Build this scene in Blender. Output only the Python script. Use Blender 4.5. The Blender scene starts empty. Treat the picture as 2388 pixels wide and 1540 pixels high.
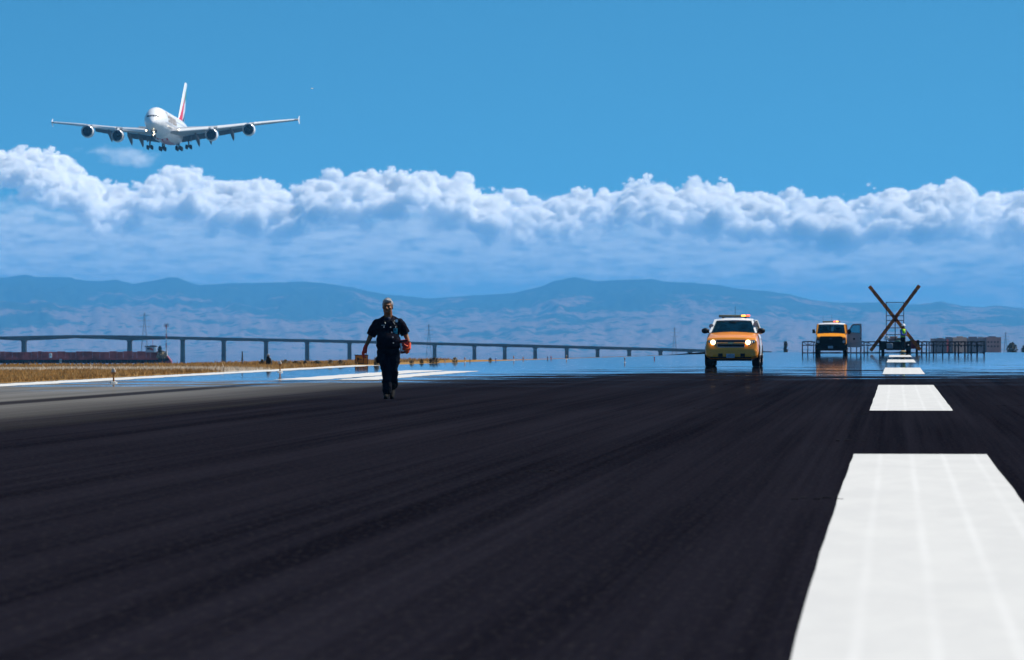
import bpy, bmesh, math, random
import numpy as np
from math import sin, cos, pi, radians, sqrt, atan2
from mathutils import Vector, Matrix, Euler
from mathutils.bvhtree import BVHTree

random.seed(7)
rng = np.random.default_rng(7)
sc = bpy.context.scene
COL = sc.collection

# ------------------------------------------------------------------ camera
FPX, CX, HZ, EYE = 10645.0, 1194.0, 785.0, 1.12   # focal length, centre column and eye line of a 2388 px wide survey of the view
cam = bpy.data.cameras.new("camera")
cam.sensor_width = 36.0
cam.lens = 36.0 * FPX / 2388.0
cam.shift_y = (HZ - 770.0) / 2388.0
cam.clip_start = 0.5
cam.clip_end = 60000
cam.dof.use_dof = True
cam.dof.focus_distance = 100.0
cam.dof.aperture_fstop = 7.1
cam_o = bpy.data.objects.new("camera", cam)
cam_o.location = (0, 0, EYE)
cam_o.rotation_euler = (radians(90), 0, 0)
COL.objects.link(cam_o)
sc.camera = cam_o

# ------------------------------------------------------------------ render set-up
sc.view_settings.view_transform = 'Standard'
sc.view_settings.look = 'None'
sc.view_settings.exposure = 0.48
sc.view_settings.gamma = 1.0
sc.render.engine = 'CYCLES'
cy = sc.cycles
cy.use_denoising = True
cy.max_bounces = 20
cy.diffuse_bounces = 3
cy.glossy_bounces = 4
cy.transmission_bounces = 4
cy.transparent_max_bounces = 12
cy.volume_bounces = 18
cy.volume_step_rate = 1.5
cy.sample_clamp_indirect = 6

# ------------------------------------------------------------------ sun and sky
SUN_EL = radians(50)
SUN_H = Vector((0.92, 0.40, 0)).normalized()
SUN_AZ = atan2(SUN_H.x, SUN_H.y)
sun = bpy.data.lights.new("sun", 'SUN')
sun.energy = 5.0
sun.angle = radians(0.5)
sun.color = (1.0, 0.93, 0.83)
sun_o = bpy.data.objects.new("sun", sun)
sdir = Vector((SUN_H.x * cos(SUN_EL), SUN_H.y * cos(SUN_EL), sin(SUN_EL)))
sun_o.rotation_euler = sdir.to_track_quat('Z', 'Y').to_euler()
sun_o.location = (60, 60, 120)
COL.objects.link(sun_o)

class NT:
    """small node-tree helper"""
    def __init__(s, tree):
        s.t = tree
        tree.nodes.clear()
    def n(s, typ, **kw):
        nd = s.t.nodes.new(typ)
        for k, v in kw.items():
            if k == 'inp':
                for kk, vv in v.items():
                    if isinstance(vv, bpy.types.NodeSocket):
                        s.t.links.new(vv, nd.inputs[kk])
                    else:
                        nd.inputs[kk].default_value = vv
            else:
                setattr(nd, k, v)
        return nd
    def math(s, op, a, b=0.0, c=None, clamp=False):
        nd = s.t.nodes.new('ShaderNodeMath'); nd.operation = op; nd.use_clamp = clamp
        for i, v in enumerate((a, b) if c is None else (a, b, c)):
            if isinstance(v, bpy.types.NodeSocket): s.t.links.new(v, nd.inputs[i])
            else: nd.inputs[i].default_value = v
        return nd.outputs[0]
    def mix(s, f, a, b, blend='MIX'):
        nd = s.t.nodes.new('ShaderNodeMix'); nd.data_type = 'RGBA'; nd.blend_type = blend
        for i, v in ((0, f), (6, a), (7, b)):
            if isinstance(v, bpy.types.NodeSocket): s.t.links.new(v, nd.inputs[i])
            else: nd.inputs[i].default_value = v if i == 0 else (*v[:3], 1)
        return nd.outputs[2]
    def ramp(s, x, lo, hi, a=0.0, b=1.0):
        nd = s.t.nodes.new('ShaderNodeMapRange'); nd.interpolation_type = 'SMOOTHSTEP'
        s.t.links.new(x, nd.inputs[0])
        for i, v in ((1, lo), (2, hi), (3, a), (4, b)): nd.inputs[i].default_value = v
        return nd.outputs[0]
    def noise(s, vec, scale=(1, 1, 1), detail=3, rough=0.55, loc=(0, 0, 0), ntype=None):
        mp = s.n('ShaderNodeMapping', inp={'Vector': vec, 'Scale': scale, 'Location': loc})
        nz = s.n('ShaderNodeTexNoise', inp={'Vector': mp.outputs[0], 'Scale': 1.0, 'Detail': detail, 'Roughness': rough})
        return nz.outputs[0]
    def link(s, a, b): s.t.links.new(a, b)

world = bpy.data.worlds.new("World")
sc.world = world
world.use_nodes = True
w = NT(world.node_tree)
wtc = w.n('ShaderNodeTexCoord')
wsep = w.n('ShaderNodeSeparateXYZ', inp={0: wtc.outputs['Generated']})
# the clear air over the bay: the deep blue of the high sky reaches far down
wz = w.math('MULTIPLY_ADD', w.math('MAXIMUM', wsep.outputs[2], 0.0), 3.4, 0.16)
wcomb = w.n('ShaderNodeCombineXYZ', inp={0: wsep.outputs[0], 1: wsep.outputs[1], 2: wz})
wnorm = w.n('ShaderNodeVectorMath', operation='NORMALIZE', inp={0: wcomb.outputs[0]})
sky = w.n('ShaderNodeTexSky', sky_type='NISHITA', sun_disc=False, sun_elevation=SUN_EL, sun_rotation=SUN_AZ,
          air_density=1.0, dust_density=0.3, ozone_density=3.0, inp={'Vector': wnorm.outputs[0]})
hs = w.n('ShaderNodeMix', data_type='RGBA', blend_type='MULTIPLY', inp={0: 1.0, 6: sky.outputs[0], 7: (.37, 1.14, 1.24, 1)})
# thin banks of distant stratus low over the hills
el = wsep.outputs[2]
n1 = w.noise(wtc.outputs['Generated'], (90, 90, 420), 6, 0.6)
n2 = w.noise(wtc.outputs['Generated'], (260, 260, 900), 4, 0.6, (3, 1, 7))
nn = w.math('ADD', w.math('MULTIPLY', n1, 0.7), w.math('MULTIPLY', n2, 0.3))
low = w.ramp(el, 0.0300, 0.020)
veil = w.math('MULTIPLY', low, w.ramp(nn, 0.30, 0.62, 0.65, 1.0))
puff = w.math('MULTIPLY', w.ramp(el, 0.031, 0.022), w.ramp(nn, 0.47, 0.62))
c1 = w.mix(veil, hs.outputs[2], (1.75, 3.5, 6.6))
c2 = w.mix(w.math('MULTIPLY', puff, 0.5), c1, (4.6, 6.0, 8.2))
bg = w.n('ShaderNodeBackground', inp={'Color': c2, 'Strength': 0.069})
wo = w.n('ShaderNodeOutputWorld')
w.link(bg.outputs[0], wo.inputs[0])

# ------------------------------------------------------------------ helpers
def P(px, py, Y):
    return Vector(((px - CX) / FPX * Y, Y, EYE + (HZ - py) / FPX * Y))

RUN = radians(4.81)             # runway heading, clockwise from +Y
def R2W(lat, along, z=0.0):     # metres across / along the runway to world
    return Vector((lat * cos(RUN) + along * sin(RUN), -lat * sin(RUN) + along * cos(RUN), z))

def tag(o, label=None, cat=None, group=None, kind=None):
    if label: o['label'] = label
    if cat: o['category'] = cat
    if group: o['group'] = group
    if kind: o['kind'] = kind
    return o

def thing(name, label, cat, loc=(0, 0, 0), rz=0.0, group=None):
    o = bpy.data.objects.new(name, None)
    o.empty_display_size = 0.3
    COL.objects.link(o)
    o.location = loc
    o.rotation_euler = (0, 0, rz)
    return tag(o, label, cat, group)

def link_mesh(name, me, mats, parent=None):
    o = bpy.data.objects.new(name, me)
    COL.objects.link(o)
    for m in (mats if isinstance(mats, (list, tuple)) else [mats]):
        me.materials.append(m)
    if parent: o.parent = parent
    return o

def copy_tree(o, parent=None):
    c = o.copy()
    COL.objects.link(c)
    if parent: c.parent = parent
    for ch in list(o.children): copy_tree(ch, c)
    return c

class MB:
    def __init__(s): s.v = []; s.f = []; s.mi = []; s.cur = 0
    def add(s, vs, fs):
        b = len(s.v); s.v += [tuple(x) for x in vs]
        for f in fs: s.f.append(tuple(i + b for i in f)); s.mi.append(s.cur)
        return s
    def mat(s, i): s.cur = i; return s
    def loft(s, rings, cap=True, closed=True):
        n = len(rings[0]); vs = [p for r in rings for p in r]; fs = []
        for i in range(len(rings) - 1):
            for j in range(n if closed else n - 1):
                a, b = i * n + j, i * n + (j + 1) % n
                fs.append((a, b, b + n, a + n))
        if cap and closed:
            fs.append(tuple(range(n))[::-1]); fs.append(tuple((len(rings) - 1) * n + j for j in range(n)))
        return s.add(vs, fs)
    def box(s, c, sz, rot=None):
        c = Vector(c); h = Vector(sz) / 2
        vs = [Vector((x * h.x, y * h.y, z * h.z)) for z in (-1, 1) for y in (-1, 1) for x in (-1, 1)]
        if rot is not None: vs = [rot @ v for v in vs]
        return s.add([v + c for v in vs], [(0, 2, 3, 1), (4, 5, 7, 6), (0, 1, 5, 4), (2, 6, 7, 3), (0, 4, 6, 2), (1, 3, 7, 5)])
    def frame(s, d):
        d = Vector(d).normalized()
        up = Vector((0, 0, 1)) if abs(d.z) < 0.9 else Vector((0, 1, 0))
        a = d.cross(up).normalized(); return a, a.cross(d).normalized()
    def tube(s, pts, r, n=8, cap=True):
        pts = [Vector(p) for p in pts]; rs = r if isinstance(r, (list, tuple)) else [r] * len(pts)
        rings = []
        for i, p in enumerate(pts):
            d = (pts[min(i + 1, len(pts) - 1)] - pts[max(i - 1, 0)])
            a, b = s.frame(d)
            rings.append([p + (a * cos(2 * pi * k / n) + b * sin(2 * pi * k / n)) * rs[i] for k in range(n)])
        return s.loft(rings, cap)
    def bar(s, p0, p1, wd, ht):
        p0, p1 = Vector(p0), Vector(p1); a, b = s.frame(p1 - p0)
        rings = [[p + a * x * wd / 2 + b * y * ht / 2 for x, y in ((-1, -1), (1, -1), (1, 1), (-1, 1))] for p in (p0, p1)]
        return s.loft(rings)
    def lathe(s, prof, c=(0, 0, 0), axis='Y', n=24, cap=False):
        c = Vector(c); rings = []
        for t, r in prof:
            ring = []
            for k in range(n):
                u, v = r * cos(2 * pi * k / n), r * sin(2 * pi * k / n)
                ring.append(c + (Vector((u, t, v)) if axis == 'Y' else Vector((t, u, v)) if axis == 'X' else Vector((u, v, t))))
            rings.append(ring)
        return s.loft(rings, cap)
    def ell(s, c, r, nu=12, nv=8, rot=None):
        c = Vector(c); rings = []
        for i in range(nv + 1):
            th = pi * i / nv; th = min(max(th, 0.02), pi - 0.02)
            ring = []
            for k in range(nu):
                ph = 2 * pi * k / nu
                p = Vector((r[0] * sin(th) * cos(ph), r[1] * sin(th) * sin(ph), r[2] * cos(th)))
                ring.append(c + (rot @ p if rot is not None else p))
            rings.append(ring)
        return s.loft(rings)
    def cap(s, p0, r0, p1, r1, n=12):
        """tapered capsule"""
        p0, p1 = Vector(p0), Vector(p1); d = (p1 - p0); L = d.length; d = d / L; a, b = s.frame(d)
        rings = []
        for k in range(5):
            t = pi / 2 * (k / 4); rings.append((p0 - d * r0 * cos(t), max(r0 * sin(t), r0 * 0.03)))
        for k in range(5):
            t = pi / 2 * (k / 4); rings.append((p1 + d * r1 * sin(t), max(r1 * cos(t), r1 * 0.03)))
        return s.loft([[c + (a * cos(2 * pi * k / n) + b * sin(2 * pi * k / n)) * r for k in range(n)] for c, r in rings])
    def prism(s, poly, d, org=(0, 0, 0), ax=(1, 0, 0), ay=(0, 0, 1), an=(0, -1, 0)):
        """2D polygon extruded by d along an"""
        org, ax, ay, an = Vector(org), Vector(ax), Vector(ay), Vector(an)
        r0 = [org + ax * x + ay * y for x, y in poly]
        return s.loft([r0, [p + an * d for p in r0]])
    def mesh(s, name, smooth=True, ang=38):
        me = bpy.data.meshes.new(name)
        me.from_pydata(s.v, [], s.f)
        bm = bmesh.new(); bm.from_mesh(me)
        bmesh.ops.recalc_face_normals(bm, faces=bm.faces); bm.to_mesh(me); bm.free()
        if any(s.mi): me.polygons.foreach_set('material_index', s.mi)
        if smooth:
            me.polygons.foreach_set('use_smooth', [True] * len(me.polygons))
            me.set_sharp_from_angle(angle=radians(ang))
        me.update()
        return me
    def build(s, name, mats, parent=None, smooth=True, bevel=0.0, ang=38):
        o = link_mesh(name, s.mesh(name, smooth, ang), mats, parent)
        if bevel:
            m = o.modifiers.new('bevel', 'BEVEL'); m.width = bevel; m.segments = 2; m.limit_method = 'ANGLE'
        return o

def baked(o):
    """mesh of an object with its modifiers applied; the object is removed"""
    bpy.context.view_layer.update()
    dg = bpy.context.evaluated_depsgraph_get()
    me = bpy.data.meshes.new_from_object(o.evaluated_get(dg))
    bpy.data.objects.remove(o)
    return me

def blob(mb, name, mat, parent, voxel, it=6, fac=0.5):
    """the shapes in mb grown together to one continuous surface"""
    t = bpy.data.objects.new('tmp', mb.mesh('tmp', False))
    COL.objects.link(t)
    r = t.modifiers.new('r', 'REMESH'); r.mode = 'VOXEL'; r.voxel_size = voxel
    k = t.modifiers.new('s', 'SMOOTH'); k.iterations = it; k.factor = fac
    me = baked(t); me.name = name; me.materials.clear()
    me.polygons.foreach_set('use_smooth', [True] * len(me.polygons))
    return link_mesh(name, me, mat, parent)

def text_tris(body, size, bold=0.0, spacing=1.0, shear=0.0):
    """verts (x, y) and faces of flat lettering, centred"""
    cu = bpy.data.curves.new('t', 'FONT'); cu.body = body; cu.size = size; cu.align_x = 'CENTER'; cu.align_y = 'CENTER'
    cu.offset = bold; cu.space_character = spacing; cu.shear = shear; cu.resolution_u = 3
    o = bpy.data.objects.new('t', cu); COL.objects.link(o)
    me = baked(o)
    bm = bmesh.new(); bm.from_mesh(me)
    bmesh.ops.triangulate(bm, faces=bm.faces)
    for _ in range(2):
        long = [e for e in bm.edges if e.calc_length() > size * 0.22]
        if long and size > 1.5:
            bmesh.ops.subdivide_edges(bm, edges=long, cuts=2); bmesh.ops.triangulate(bm, faces=bm.faces)
    vs = [tuple(v.co[:2]) for v in bm.verts]; bm.verts.index_update()
    fs = [tuple(v.index for v in f.verts) for f in bm.faces]
    bm.free()
    return vs, fs

def lettering(mb, body, size, org, ax=(1, 0, 0), ay=(0, 0, 1), sx=1.0, **kw):
    vs, fs = text_tris(body, size, **kw)
    org, ax, ay = Vector(org), Vector(ax), Vector(ay)
    mb.add([org + ax * x * sx + ay * y for x, y in vs], fs)

# value noise, vectorised
_TB = np.random.default_rng(3).random((256, 256))
def vnoise(x, y):
    xi, yi = np.floor(x).astype(int), np.floor(y).astype(int); fx, fy = x - xi, y - yi
    fx, fy = fx * fx * (3 - 2 * fx), fy * fy * (3 - 2 * fy)
    g = lambda a, b: _TB[a & 255, b & 255]
    return (g(xi, yi) * (1 - fx) + g(xi + 1, yi) * fx) * (1 - fy) + (g(xi, yi + 1) * (1 - fx) + g(xi + 1, yi + 1) * fx) * fy
def fbm(x, y, o=5, gain=0.5):
    t, a, s = 0, 1, 0
    for k in range(o):
        t = t + a * vnoise(x * 2 ** k + 17.3 * k, y * 2 ** k + 9.1 * k); s += a; a *= gain
    return t / s

def grid_mesh(name, V, nu, nv):
    """mesh from an (nu*nv,3) array"""
    me = bpy.data.meshes.new(name)
    i = np.arange(nu - 1)[:, None] * nv + np.arange(nv - 1)[None, :]
    q = np.stack([i, i + nv, i + nv + 1, i + 1], -1).reshape(-1, 4)
    fast_mesh(me, V, q)
    return me
def fast_mesh(me, V, F, smooth=True):
    k = F.shape[1]
    me.vertices.add(len(V)); me.vertices.foreach_set('co', np.asarray(V, np.float32).ravel())
    me.loops.add(F.size); me.loops.foreach_set('vertex_index', np.asarray(F, np.int32).ravel())
    me.polygons.add(len(F)); me.polygons.foreach_set('loop_start', np.arange(0, F.size, k, dtype=np.int32))
    me.update(calc_edges=True); me.validate()
    me.polygons.foreach_set('use_smooth', [smooth] * len(me.polygons))
    me.update()

# ------------------------------------------------------------------ materials
def mat(name, col, rough=0.6, metal=0.0, var=0.12, scale=3.0, spec=0.4, coat=0.0, bump=0.0, emit=None, strength=0.0):
    m = bpy.data.materials.new(name); m.use_nodes = True
    t = NT(m.node_tree)
    tc = t.n('ShaderNodeTexCoord')
    nz = t.noise(tc.outputs['Object'], (scale,) * 3, 4, 0.6)
    f = t.ramp(nz, 0.3, 0.7)
    c = t.mix(f, [x * (1 - var) for x in col], [min(1, x * (1 + var)) for x in col])
    b = t.n('ShaderNodeBsdfPrincipled', inp={'Base Color': c, 'Roughness': rough, 'Metallic': metal, 'Specular IOR Level': spec, 'Coat Weight': coat})
    if bump:
        bp = t.n('ShaderNodeBump', inp={'Height': nz, 'Strength': bump, 'Distance': 0.02})
        t.link(bp.outputs[0], b.inputs['Normal'])
    if emit:
        b.inputs['Emission Color'].default_value = (*emit, 1); b.inputs['Emission Strength'].default_value = strength
    o = t.n('ShaderNodeOutputMaterial'); t.link(b.outputs[0], o.inputs[0])
    return m

def glass_mat(name, tint, refl=0.5):
    m = bpy.data.materials.new(name); m.use_nodes = True
    t = NT(m.node_tree)
    tc = t.n('ShaderNodeTexCoord'); nz = t.noise(tc.outputs['Object'], (4, 4, 4), 2)
    c = t.mix(nz, [x * 0.93 for x in tint], tint)
    tr = t.n('ShaderNodeBsdfTransparent', inp={0: c}); gl = t.n('ShaderNodeBsdfGlossy', inp={'Roughness': 0.03, 'Color': (1, 1, 1, 1)})
    fr = t.n('ShaderNodeFresnel', inp={'IOR': 1.45})
    mx = t.n('ShaderNodeMixShader', inp={0: t.math('MULTIPLY', fr.outputs[0], refl), 1: tr.outputs[0], 2: gl.outputs[0]})
    o = t.n('ShaderNodeOutputMaterial'); t.link(mx.outputs[0], o.inputs[0])
    return m

M = dict(
    white=mat('white_vehicle_paint', (.78, .78, .78), .3, var=.04, coat=.5),
    planewhite=mat('airliner_white_paint', (.82, .82, .83), .34, var=.03, coat=.4, scale=.3),
    wing=mat('wing_grey_paint', (.36, .37, .39), .42, var=.08, scale=.4),
    wingdark=mat('wing_grey_shaded', (.085, .09, .10), .6, var=.15, scale=.5),  # darkened so the colour carries the shade beneath the airliner
    yellow=mat('yellow_vehicle_paint', (.90, .285, .003), .28, var=.05, coat=.6),
    vanyellow=mat('amber_vehicle_paint', (.86, .31, .002), .3, var=.05, coat=.5),
    black=mat('black_plastic', (.008, .008, .010), .55, var=.3, spec=.2),
    blackmet=mat('black_painted_steel', (.012, .014, .016), .5, var=.3, spec=.2),
    rubber=mat('tyre_rubber', (.010, .010, .011), .85, var=.3, spec=.15),
    rim=mat('dull_wheel_alloy', (.30, .30, .31), .4, .8),
    chrome=mat('chrome_trim', (.6, .6, .62), .15, 1.0),
    gold=mat('gold_emblem', (.62, .42, .12), .3, .8),
    seat=mat('dark_seat_fabric', (.012, .013, .015), .9),
    glass=glass_mat('windscreen_glass', (.30, .46, .48)),
    tealglass=glass_mat('tinted_door_glass', (.32, .62, .68), .15),
    plate=mat('licence_plate_white', (.42, .47, .58), .5),
    ink=mat('dark_blue_ink', (.02, .04, .12), .6),
    lens=mat('clear_lamp_lens', (.45, .46, .50), .12, spec=.8),
    lit=mat('lit_headlamp', (1, .9, .7), .3, emit=(1.0, .74, .34), strength=5.0),
    litamber=mat('lit_amber_beacon', (1, .4, .05), .3, emit=(1.0, .33, .03), strength=3.5),
    litred=mat('lit_red_beacon', (1, .1, .03), .3, emit=(1.0, .09, .03), strength=3.0),
    smoked=mat('unlit_beacon_lens', (.20, .19, .12), .3),
    hivis=mat('hi_vis_lime_fabric', (.50, .92, .02), .8, var=.12, scale=9),
    silver=mat('silver_reflective_tape', (.5, .53, .5), .5),
    red=mat('red_livery_paint', (.62, .008, .03), .4, var=.05),
    green=mat('green_livery_paint', (.0, .26, .17), .4, var=.05),
    navy=mat('black_livery_paint', (.025, .045, .08), .4, var=.1),
    titlegold=mat('gold_title_paint', (.33, .27, .22), .45, var=.2, scale=.8),
    greypaint=mat('grey_title_paint', (.30, .32, .38), .5),
    dark=mat('intake_dark', (.004, .005, .012), .6, spec=.1),
    fan=mat('fan_blade_titanium', (.02, .022, .03), .5, .6),
    lamp=mat('landing_lamp_lens', (1, .85, .6), .3, emit=(1.0, .82, .5), strength=14.0),
    shirt=mat('navy_uniform_shirt', (.0055, .0055, .012), .92, var=.35, scale=14, spec=.05, bump=.25),
    trousers=mat('navy_uniform_trousers', (.0055, .0072, .0145), .9, var=.4, scale=9, spec=.06, bump=.4),
    undershirt=mat('blue_undershirt', (.006, .014, .04), .9),
    boot=mat('black_leather_boot', (.005, .005, .006), .7, spec=.05),
    skin=mat('tanned_skin', (.24, .10, .045), .55, var=.14, scale=18, spec=.25),
    hair=mat('grey_hair', (.30, .30, .31), .75, var=.45, scale=70, bump=.8),
    orange=mat('orange_glove', (.85, .075, .008), .6, var=.15, scale=20),
    redglove=mat('red_orange_glove', (.62, .03, .012), .6, var=.15, scale=20),
    eye=mat('dark_eye', (.02, .012, .01), .2),
    lip=mat('lips', (.34, .13, .09), .5),
    button=mat('pearl_button', (.75, .75, .8), .25),
    badge=mat('silver_badge', (.62, .64, .70), .3, .6),
    card=mat('teal_id_card', (.03, .36, .46), .35),
    boxred=mat('red_carton', (.50, .02, .015), .4, var=.15, scale=20),
    paper=mat('white_print', (.82, .80, .80), .5),
    xamber=mat('amber_lamp_board', (.82, .155, .003), .6, var=.2, scale=2.5),
    xbrown=mat('brown_lamp_board', (.44, .085, .003), .6, var=.3, scale=2.5),
    greybox=mat('grey_equipment_box', (.32, .34, .38), .6),
    teal=mat('teal_tank_paint', (.01, .12, .11), .5),
    maroon=mat('maroon_tank_paint', (.20, .035, .05), .55, var=.2),
    sand=mat('tan_sandbag_cloth', (.42, .32, .17), .95, bump=.5),
    denim=mat('blue_work_shirt', (.02, .07, .42), .8, scale=12),
    workpants=mat('black_work_trousers', (.008, .008, .012), .9),
    helmet=mat('white_helmet', (.8, .8, .82), .3),
    concrete=mat('weathered_concrete', (.075, .075, .08), .9, var=.2, scale=.2),
    faint=mat('hazed_lattice_steel', (.22, .24, .27), .7),  # pale tone puts the haze over the far pylons into their colour
    doorshade=mat('shaded_white_door_paint', (.40, .38, .40), .45, var=.06),  # white door greyed: the shade on its face is in the colour
    steel=mat('dark_steel', (.06, .07, .085), .7, var=.25),  # lightened to paint some haze into the barrier steel
    galv=mat('galvanised_steel', (.22, .23, .25), .6),
    mastred=mat('red_mast_paint', (.45, .10, .09), .6), mastwhite=mat('white_mast_paint', (.6, .58, .58), .6),
    rust=mat('rusty_red_sheet', (.32, .06, .05), .85, var=.5, scale=.55),
    pile=mat('tarred_timber', (.012, .010, .018), .9),
    shed=mat('pale_lilac_sheet', (.42, .40, .46), .7), shedroof=mat('dark_roofing', (.04, .04, .05), .8),
    shedwhite=mat('white_sheet', (.85, .85, .88), .5),
    wallblue=mat('blue_grey_wall', (.14, .16, .22), .8, var=.25, scale=.08), wallpink=mat('mauve_wall', (.24, .19, .22), .8, var=.25, scale=.1),
    wallbeige=mat('beige_wall', (.42, .36, .32), .8, var=.15, scale=.1), pane=mat('dark_window_pane', (.03, .05, .08), .2),
    signamber=mat('amber_sign_face', (.42, .15, .006), .6, var=.15, scale=8), signblack=mat('black_sign_frame', (.012, .011, .012), .7, var=.3),
    lightpost=mat('amber_light_post', (.40, .16, .03), .6), lightlens=mat('pale_light_lens', (.42, .34, .28), .25),
    leaf=mat('dark_shrub_leaf', (.045, .045, .026), .9, var=.5, scale=6), leafpale=mat('pale_shrub_leaf', (.22, .18, .11), .9, var=.4, scale=6),
    bark=mat('grey_bark', (.10, .085, .07), .9),
    feather=mat('white_feather', (.85, .85, .85), .7),
)

# ================================================================== THE SETTING
def edge_at(y):                  # the tarmac narrows towards its far end
    t = np.clip((np.asarray(y, float) - 150) / 150, 0, 1)
    return -21.4 + 10.0 * t ** 1.15
def beside(px, off):            # distance at which a thing seen in column px stands off metres outside the tarmac edge
    Y = 150.0
    for _ in range(60): Y = (edge_at(Y) - off) / ((px - CX) / FPX - math.tan(RUN))
    return float(Y)
LEFT = -20.9            # left edge of the runway, metres from the camera's track
# ---- runway: dark rubbered tarmac with a layer of hot air over it
def runway_mat():
    m = bpy.data.materials.new('runway_tarmac'); m.use_nodes = True
    t = NT(m.node_tree)
    tc = t.n('ShaderNodeTexCoord'); ob = tc.outputs['Object']
    sp = t.n('ShaderNodeSeparateXYZ', inp={0: ob})
    streak = t.noise(ob, (1.1, .012, 1), 5, .65)
    fine = t.noise(ob, (9.0, .022, 1), 6, .72, (7, 2, 0))
    patch = t.noise(ob, (.12, .05, 1), 4, .6, (1, 5, 0))
    grit = t.noise(ob, (26, 5, 26), 3, .75)
    s = t.math('ADD', t.math('MULTIPLY', streak, .45), t.math('ADD', t.math('MULTIPLY', fine, .38), t.math('MULTIPLY', patch, .17)))
    rubber = t.mix(t.ramp(s, .34, .66), (.0034, .0033, .0064), (.0188, .0173, .0248))
    rubber = t.mix(t.math('MULTIPLY', t.ramp(grit, .48, .72), .5), rubber, (.040, .036, .038))
    worn = t.mix(t.ramp(s, .36, .64), (.11, .104, .098), (.22, .205, .19))
    # the rubber deposit thins out towards the runway edge
    lat = t.math('ADD', sp.outputs[0], t.math('MULTIPLY_ADD', streak, 5.0, -2.5))
    base = t.mix(t.ramp(lat, -15.2, -10.2), worn, rubber)
    # dark wheel tracks on the pale side
    tr = t.math('ABSOLUTE', t.math('ADD', sp.outputs[0], 14.9))
    base = t.mix(t.math('MULTIPLY', t.ramp(tr, .55, .2), t.ramp(patch, .35, .5)), base, (.030, .028, .032))
    b = t.n('ShaderNodeBsdfDiffuse', inp={0: base, 1: 1.0})
    # total reflection in the hot air over the tarmac at grazing angles: refractive index a few parts in 100 000 below the air above
    gp = t.n('ShaderNodeNewGeometry'); 
    h1 = t.noise(gp.outputs['Position'], (.075, .24, 1), 6, .70)
    h2 = t.noise(gp.outputs['Position'], (.6, .7, 1), 4, .68, (5, 9, 0))
    h = t.ramp(t.math('ADD', t.math('MULTIPLY', h1, .74), t.math('MULTIPLY', h2, .26)), .36, .64)
    side = t.ramp(sp.outputs[0], -6.0, -19.0, 0.0, .0022)
    th = t.math('ADD', t.math('MULTIPLY_ADD', h, .0036, .0060), side)
    eta = t.math('SUBTRACT', 1.0, t.math('MULTIPLY', t.math('MULTIPLY', th, th), .5))
    fr = t.n('ShaderNodeFresnel', inp={0: eta})
    # the hot layer shimmers
    s1 = t.noise(gp.outputs['Position'], (.9, .5, 1), 3, .6, (2, 4, 0)); s2 = t.noise(gp.outputs['Position'], (1.6, .22, 1), 3, .6, (8, 1, 0))
    nv = t.n('ShaderNodeCombineXYZ', inp={0: t.math('MULTIPLY_ADD', s1, .0022, -.0011), 1: t.math('MULTIPLY_ADD', s2, .0030, -.0021), 2: 1.0})
    nn_ = t.n('ShaderNodeVectorMath', operation='NORMALIZE', inp={0: nv.outputs[0]})
    gl = t.n('ShaderNodeBsdfGlossy', inp={'Roughness': 0.035, 'Color': (1, 1, 1, 1), 'Normal': nn_.outputs[0]})
    mx = t.n('ShaderNodeMixShader', inp={0: t.math('POWER', fr.outputs[0], 1.8), 1: b.outputs[0], 2: gl.outputs[0]})
    o = t.n('ShaderNodeOutputMaterial'); t.link(mx.outputs[0], o.inputs[0])
    return m

END = 322.0
mb = MB()
xs = np.linspace(LEFT - .5, 62, 12); ys = np.linspace(-30, END, 24)
ys = np.linspace(-30, END, 60)
V = [(x if x > LEFT else edge_at(y), y, 0.0) for x in xs for y in ys]
me = grid_mesh('runway', np.array(V), len(xs), len(ys))
runway = link_mesh('runway', me, runway_mat()); runway.rotation_euler = (0, 0, -RUN)
tag(runway, kind='structure')

# ---- painted markings, sheets 4 mm above the tarmac
def paint_mat():
    m = bpy.data.materials.new('runway_paint'); m.use_nodes = True
    t = NT(m.node_tree)
    tc = t.n('ShaderNodeTexCoord'); ob = tc.outputs['Object']
    sp = t.n('ShaderNodeSeparateXYZ', inp={0: ob})
    wob = t.math('MULTIPLY_ADD', t.noise(ob, (1, .25, 1), 2), .03, -.015)
    # seams between the passes of the paint sprayer
    fx = t.math('ABSOLUTE', t.math('SUBTRACT', t.math('FRACT', t.math('MULTIPLY', t.math('ADD', t.math('ADD', sp.outputs[0], wob), .0), 3.45)), .5))
    seam = t.math('MULTIPLY', t.ramp(fx, .15, .0), t.ramp(t.noise(ob, (.9, .12, 1), 3, .6, (2, 7, 0)), .3, .7, .25, 1.0))
    n = t.noise(ob, (2.5, .6, 1), 5, .65)
    g = t.noise(ob, (60, 22, 1), 3, .7)
    c = t.mix(t.ramp(n, .3, .7), (.465, .465, .465), (.50, .50, .495))
    c = t.mix(t.math('MULTIPLY', seam, .5), c, (.58, .58, .58))
    c = t.mix(t.math('MULTIPLY', t.ramp(g, .55, .75), .2), c, (.42, .42, .42))
    scuff = t.ramp(t.noise(ob, (1.6, .5, 1), 5, .7, (4, 8, 0)), .66, .76)
    c = t.mix(t.math('MULTIPLY', scuff, .5), c, (.30, .30, .30))
    b = t.n('ShaderNodeBsdfDiffuse', inp={0: c})
    o = t.n('ShaderNodeOutputMaterial'); t.link(b.outputs[0], o.inputs[0])
    return m
PAINT = paint_mat()
def ragged_strip(mb, x0, x1, y0, y1, z=.004, step=1.6, amp=.010):
    n = max(2, int((y1 - y0) / step)); L = []; R = []
    for i in range(n + 1):
        y = y0 + (y1 - y0) * i / n
        L.append((x0 + random.uniform(-amp, amp), y, z)); R.append((x1 + random.uniform(-amp, amp), y, z))
    mb.loft([[a, b] for a, b in zip(L, R)], cap=False, closed=False)
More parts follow.
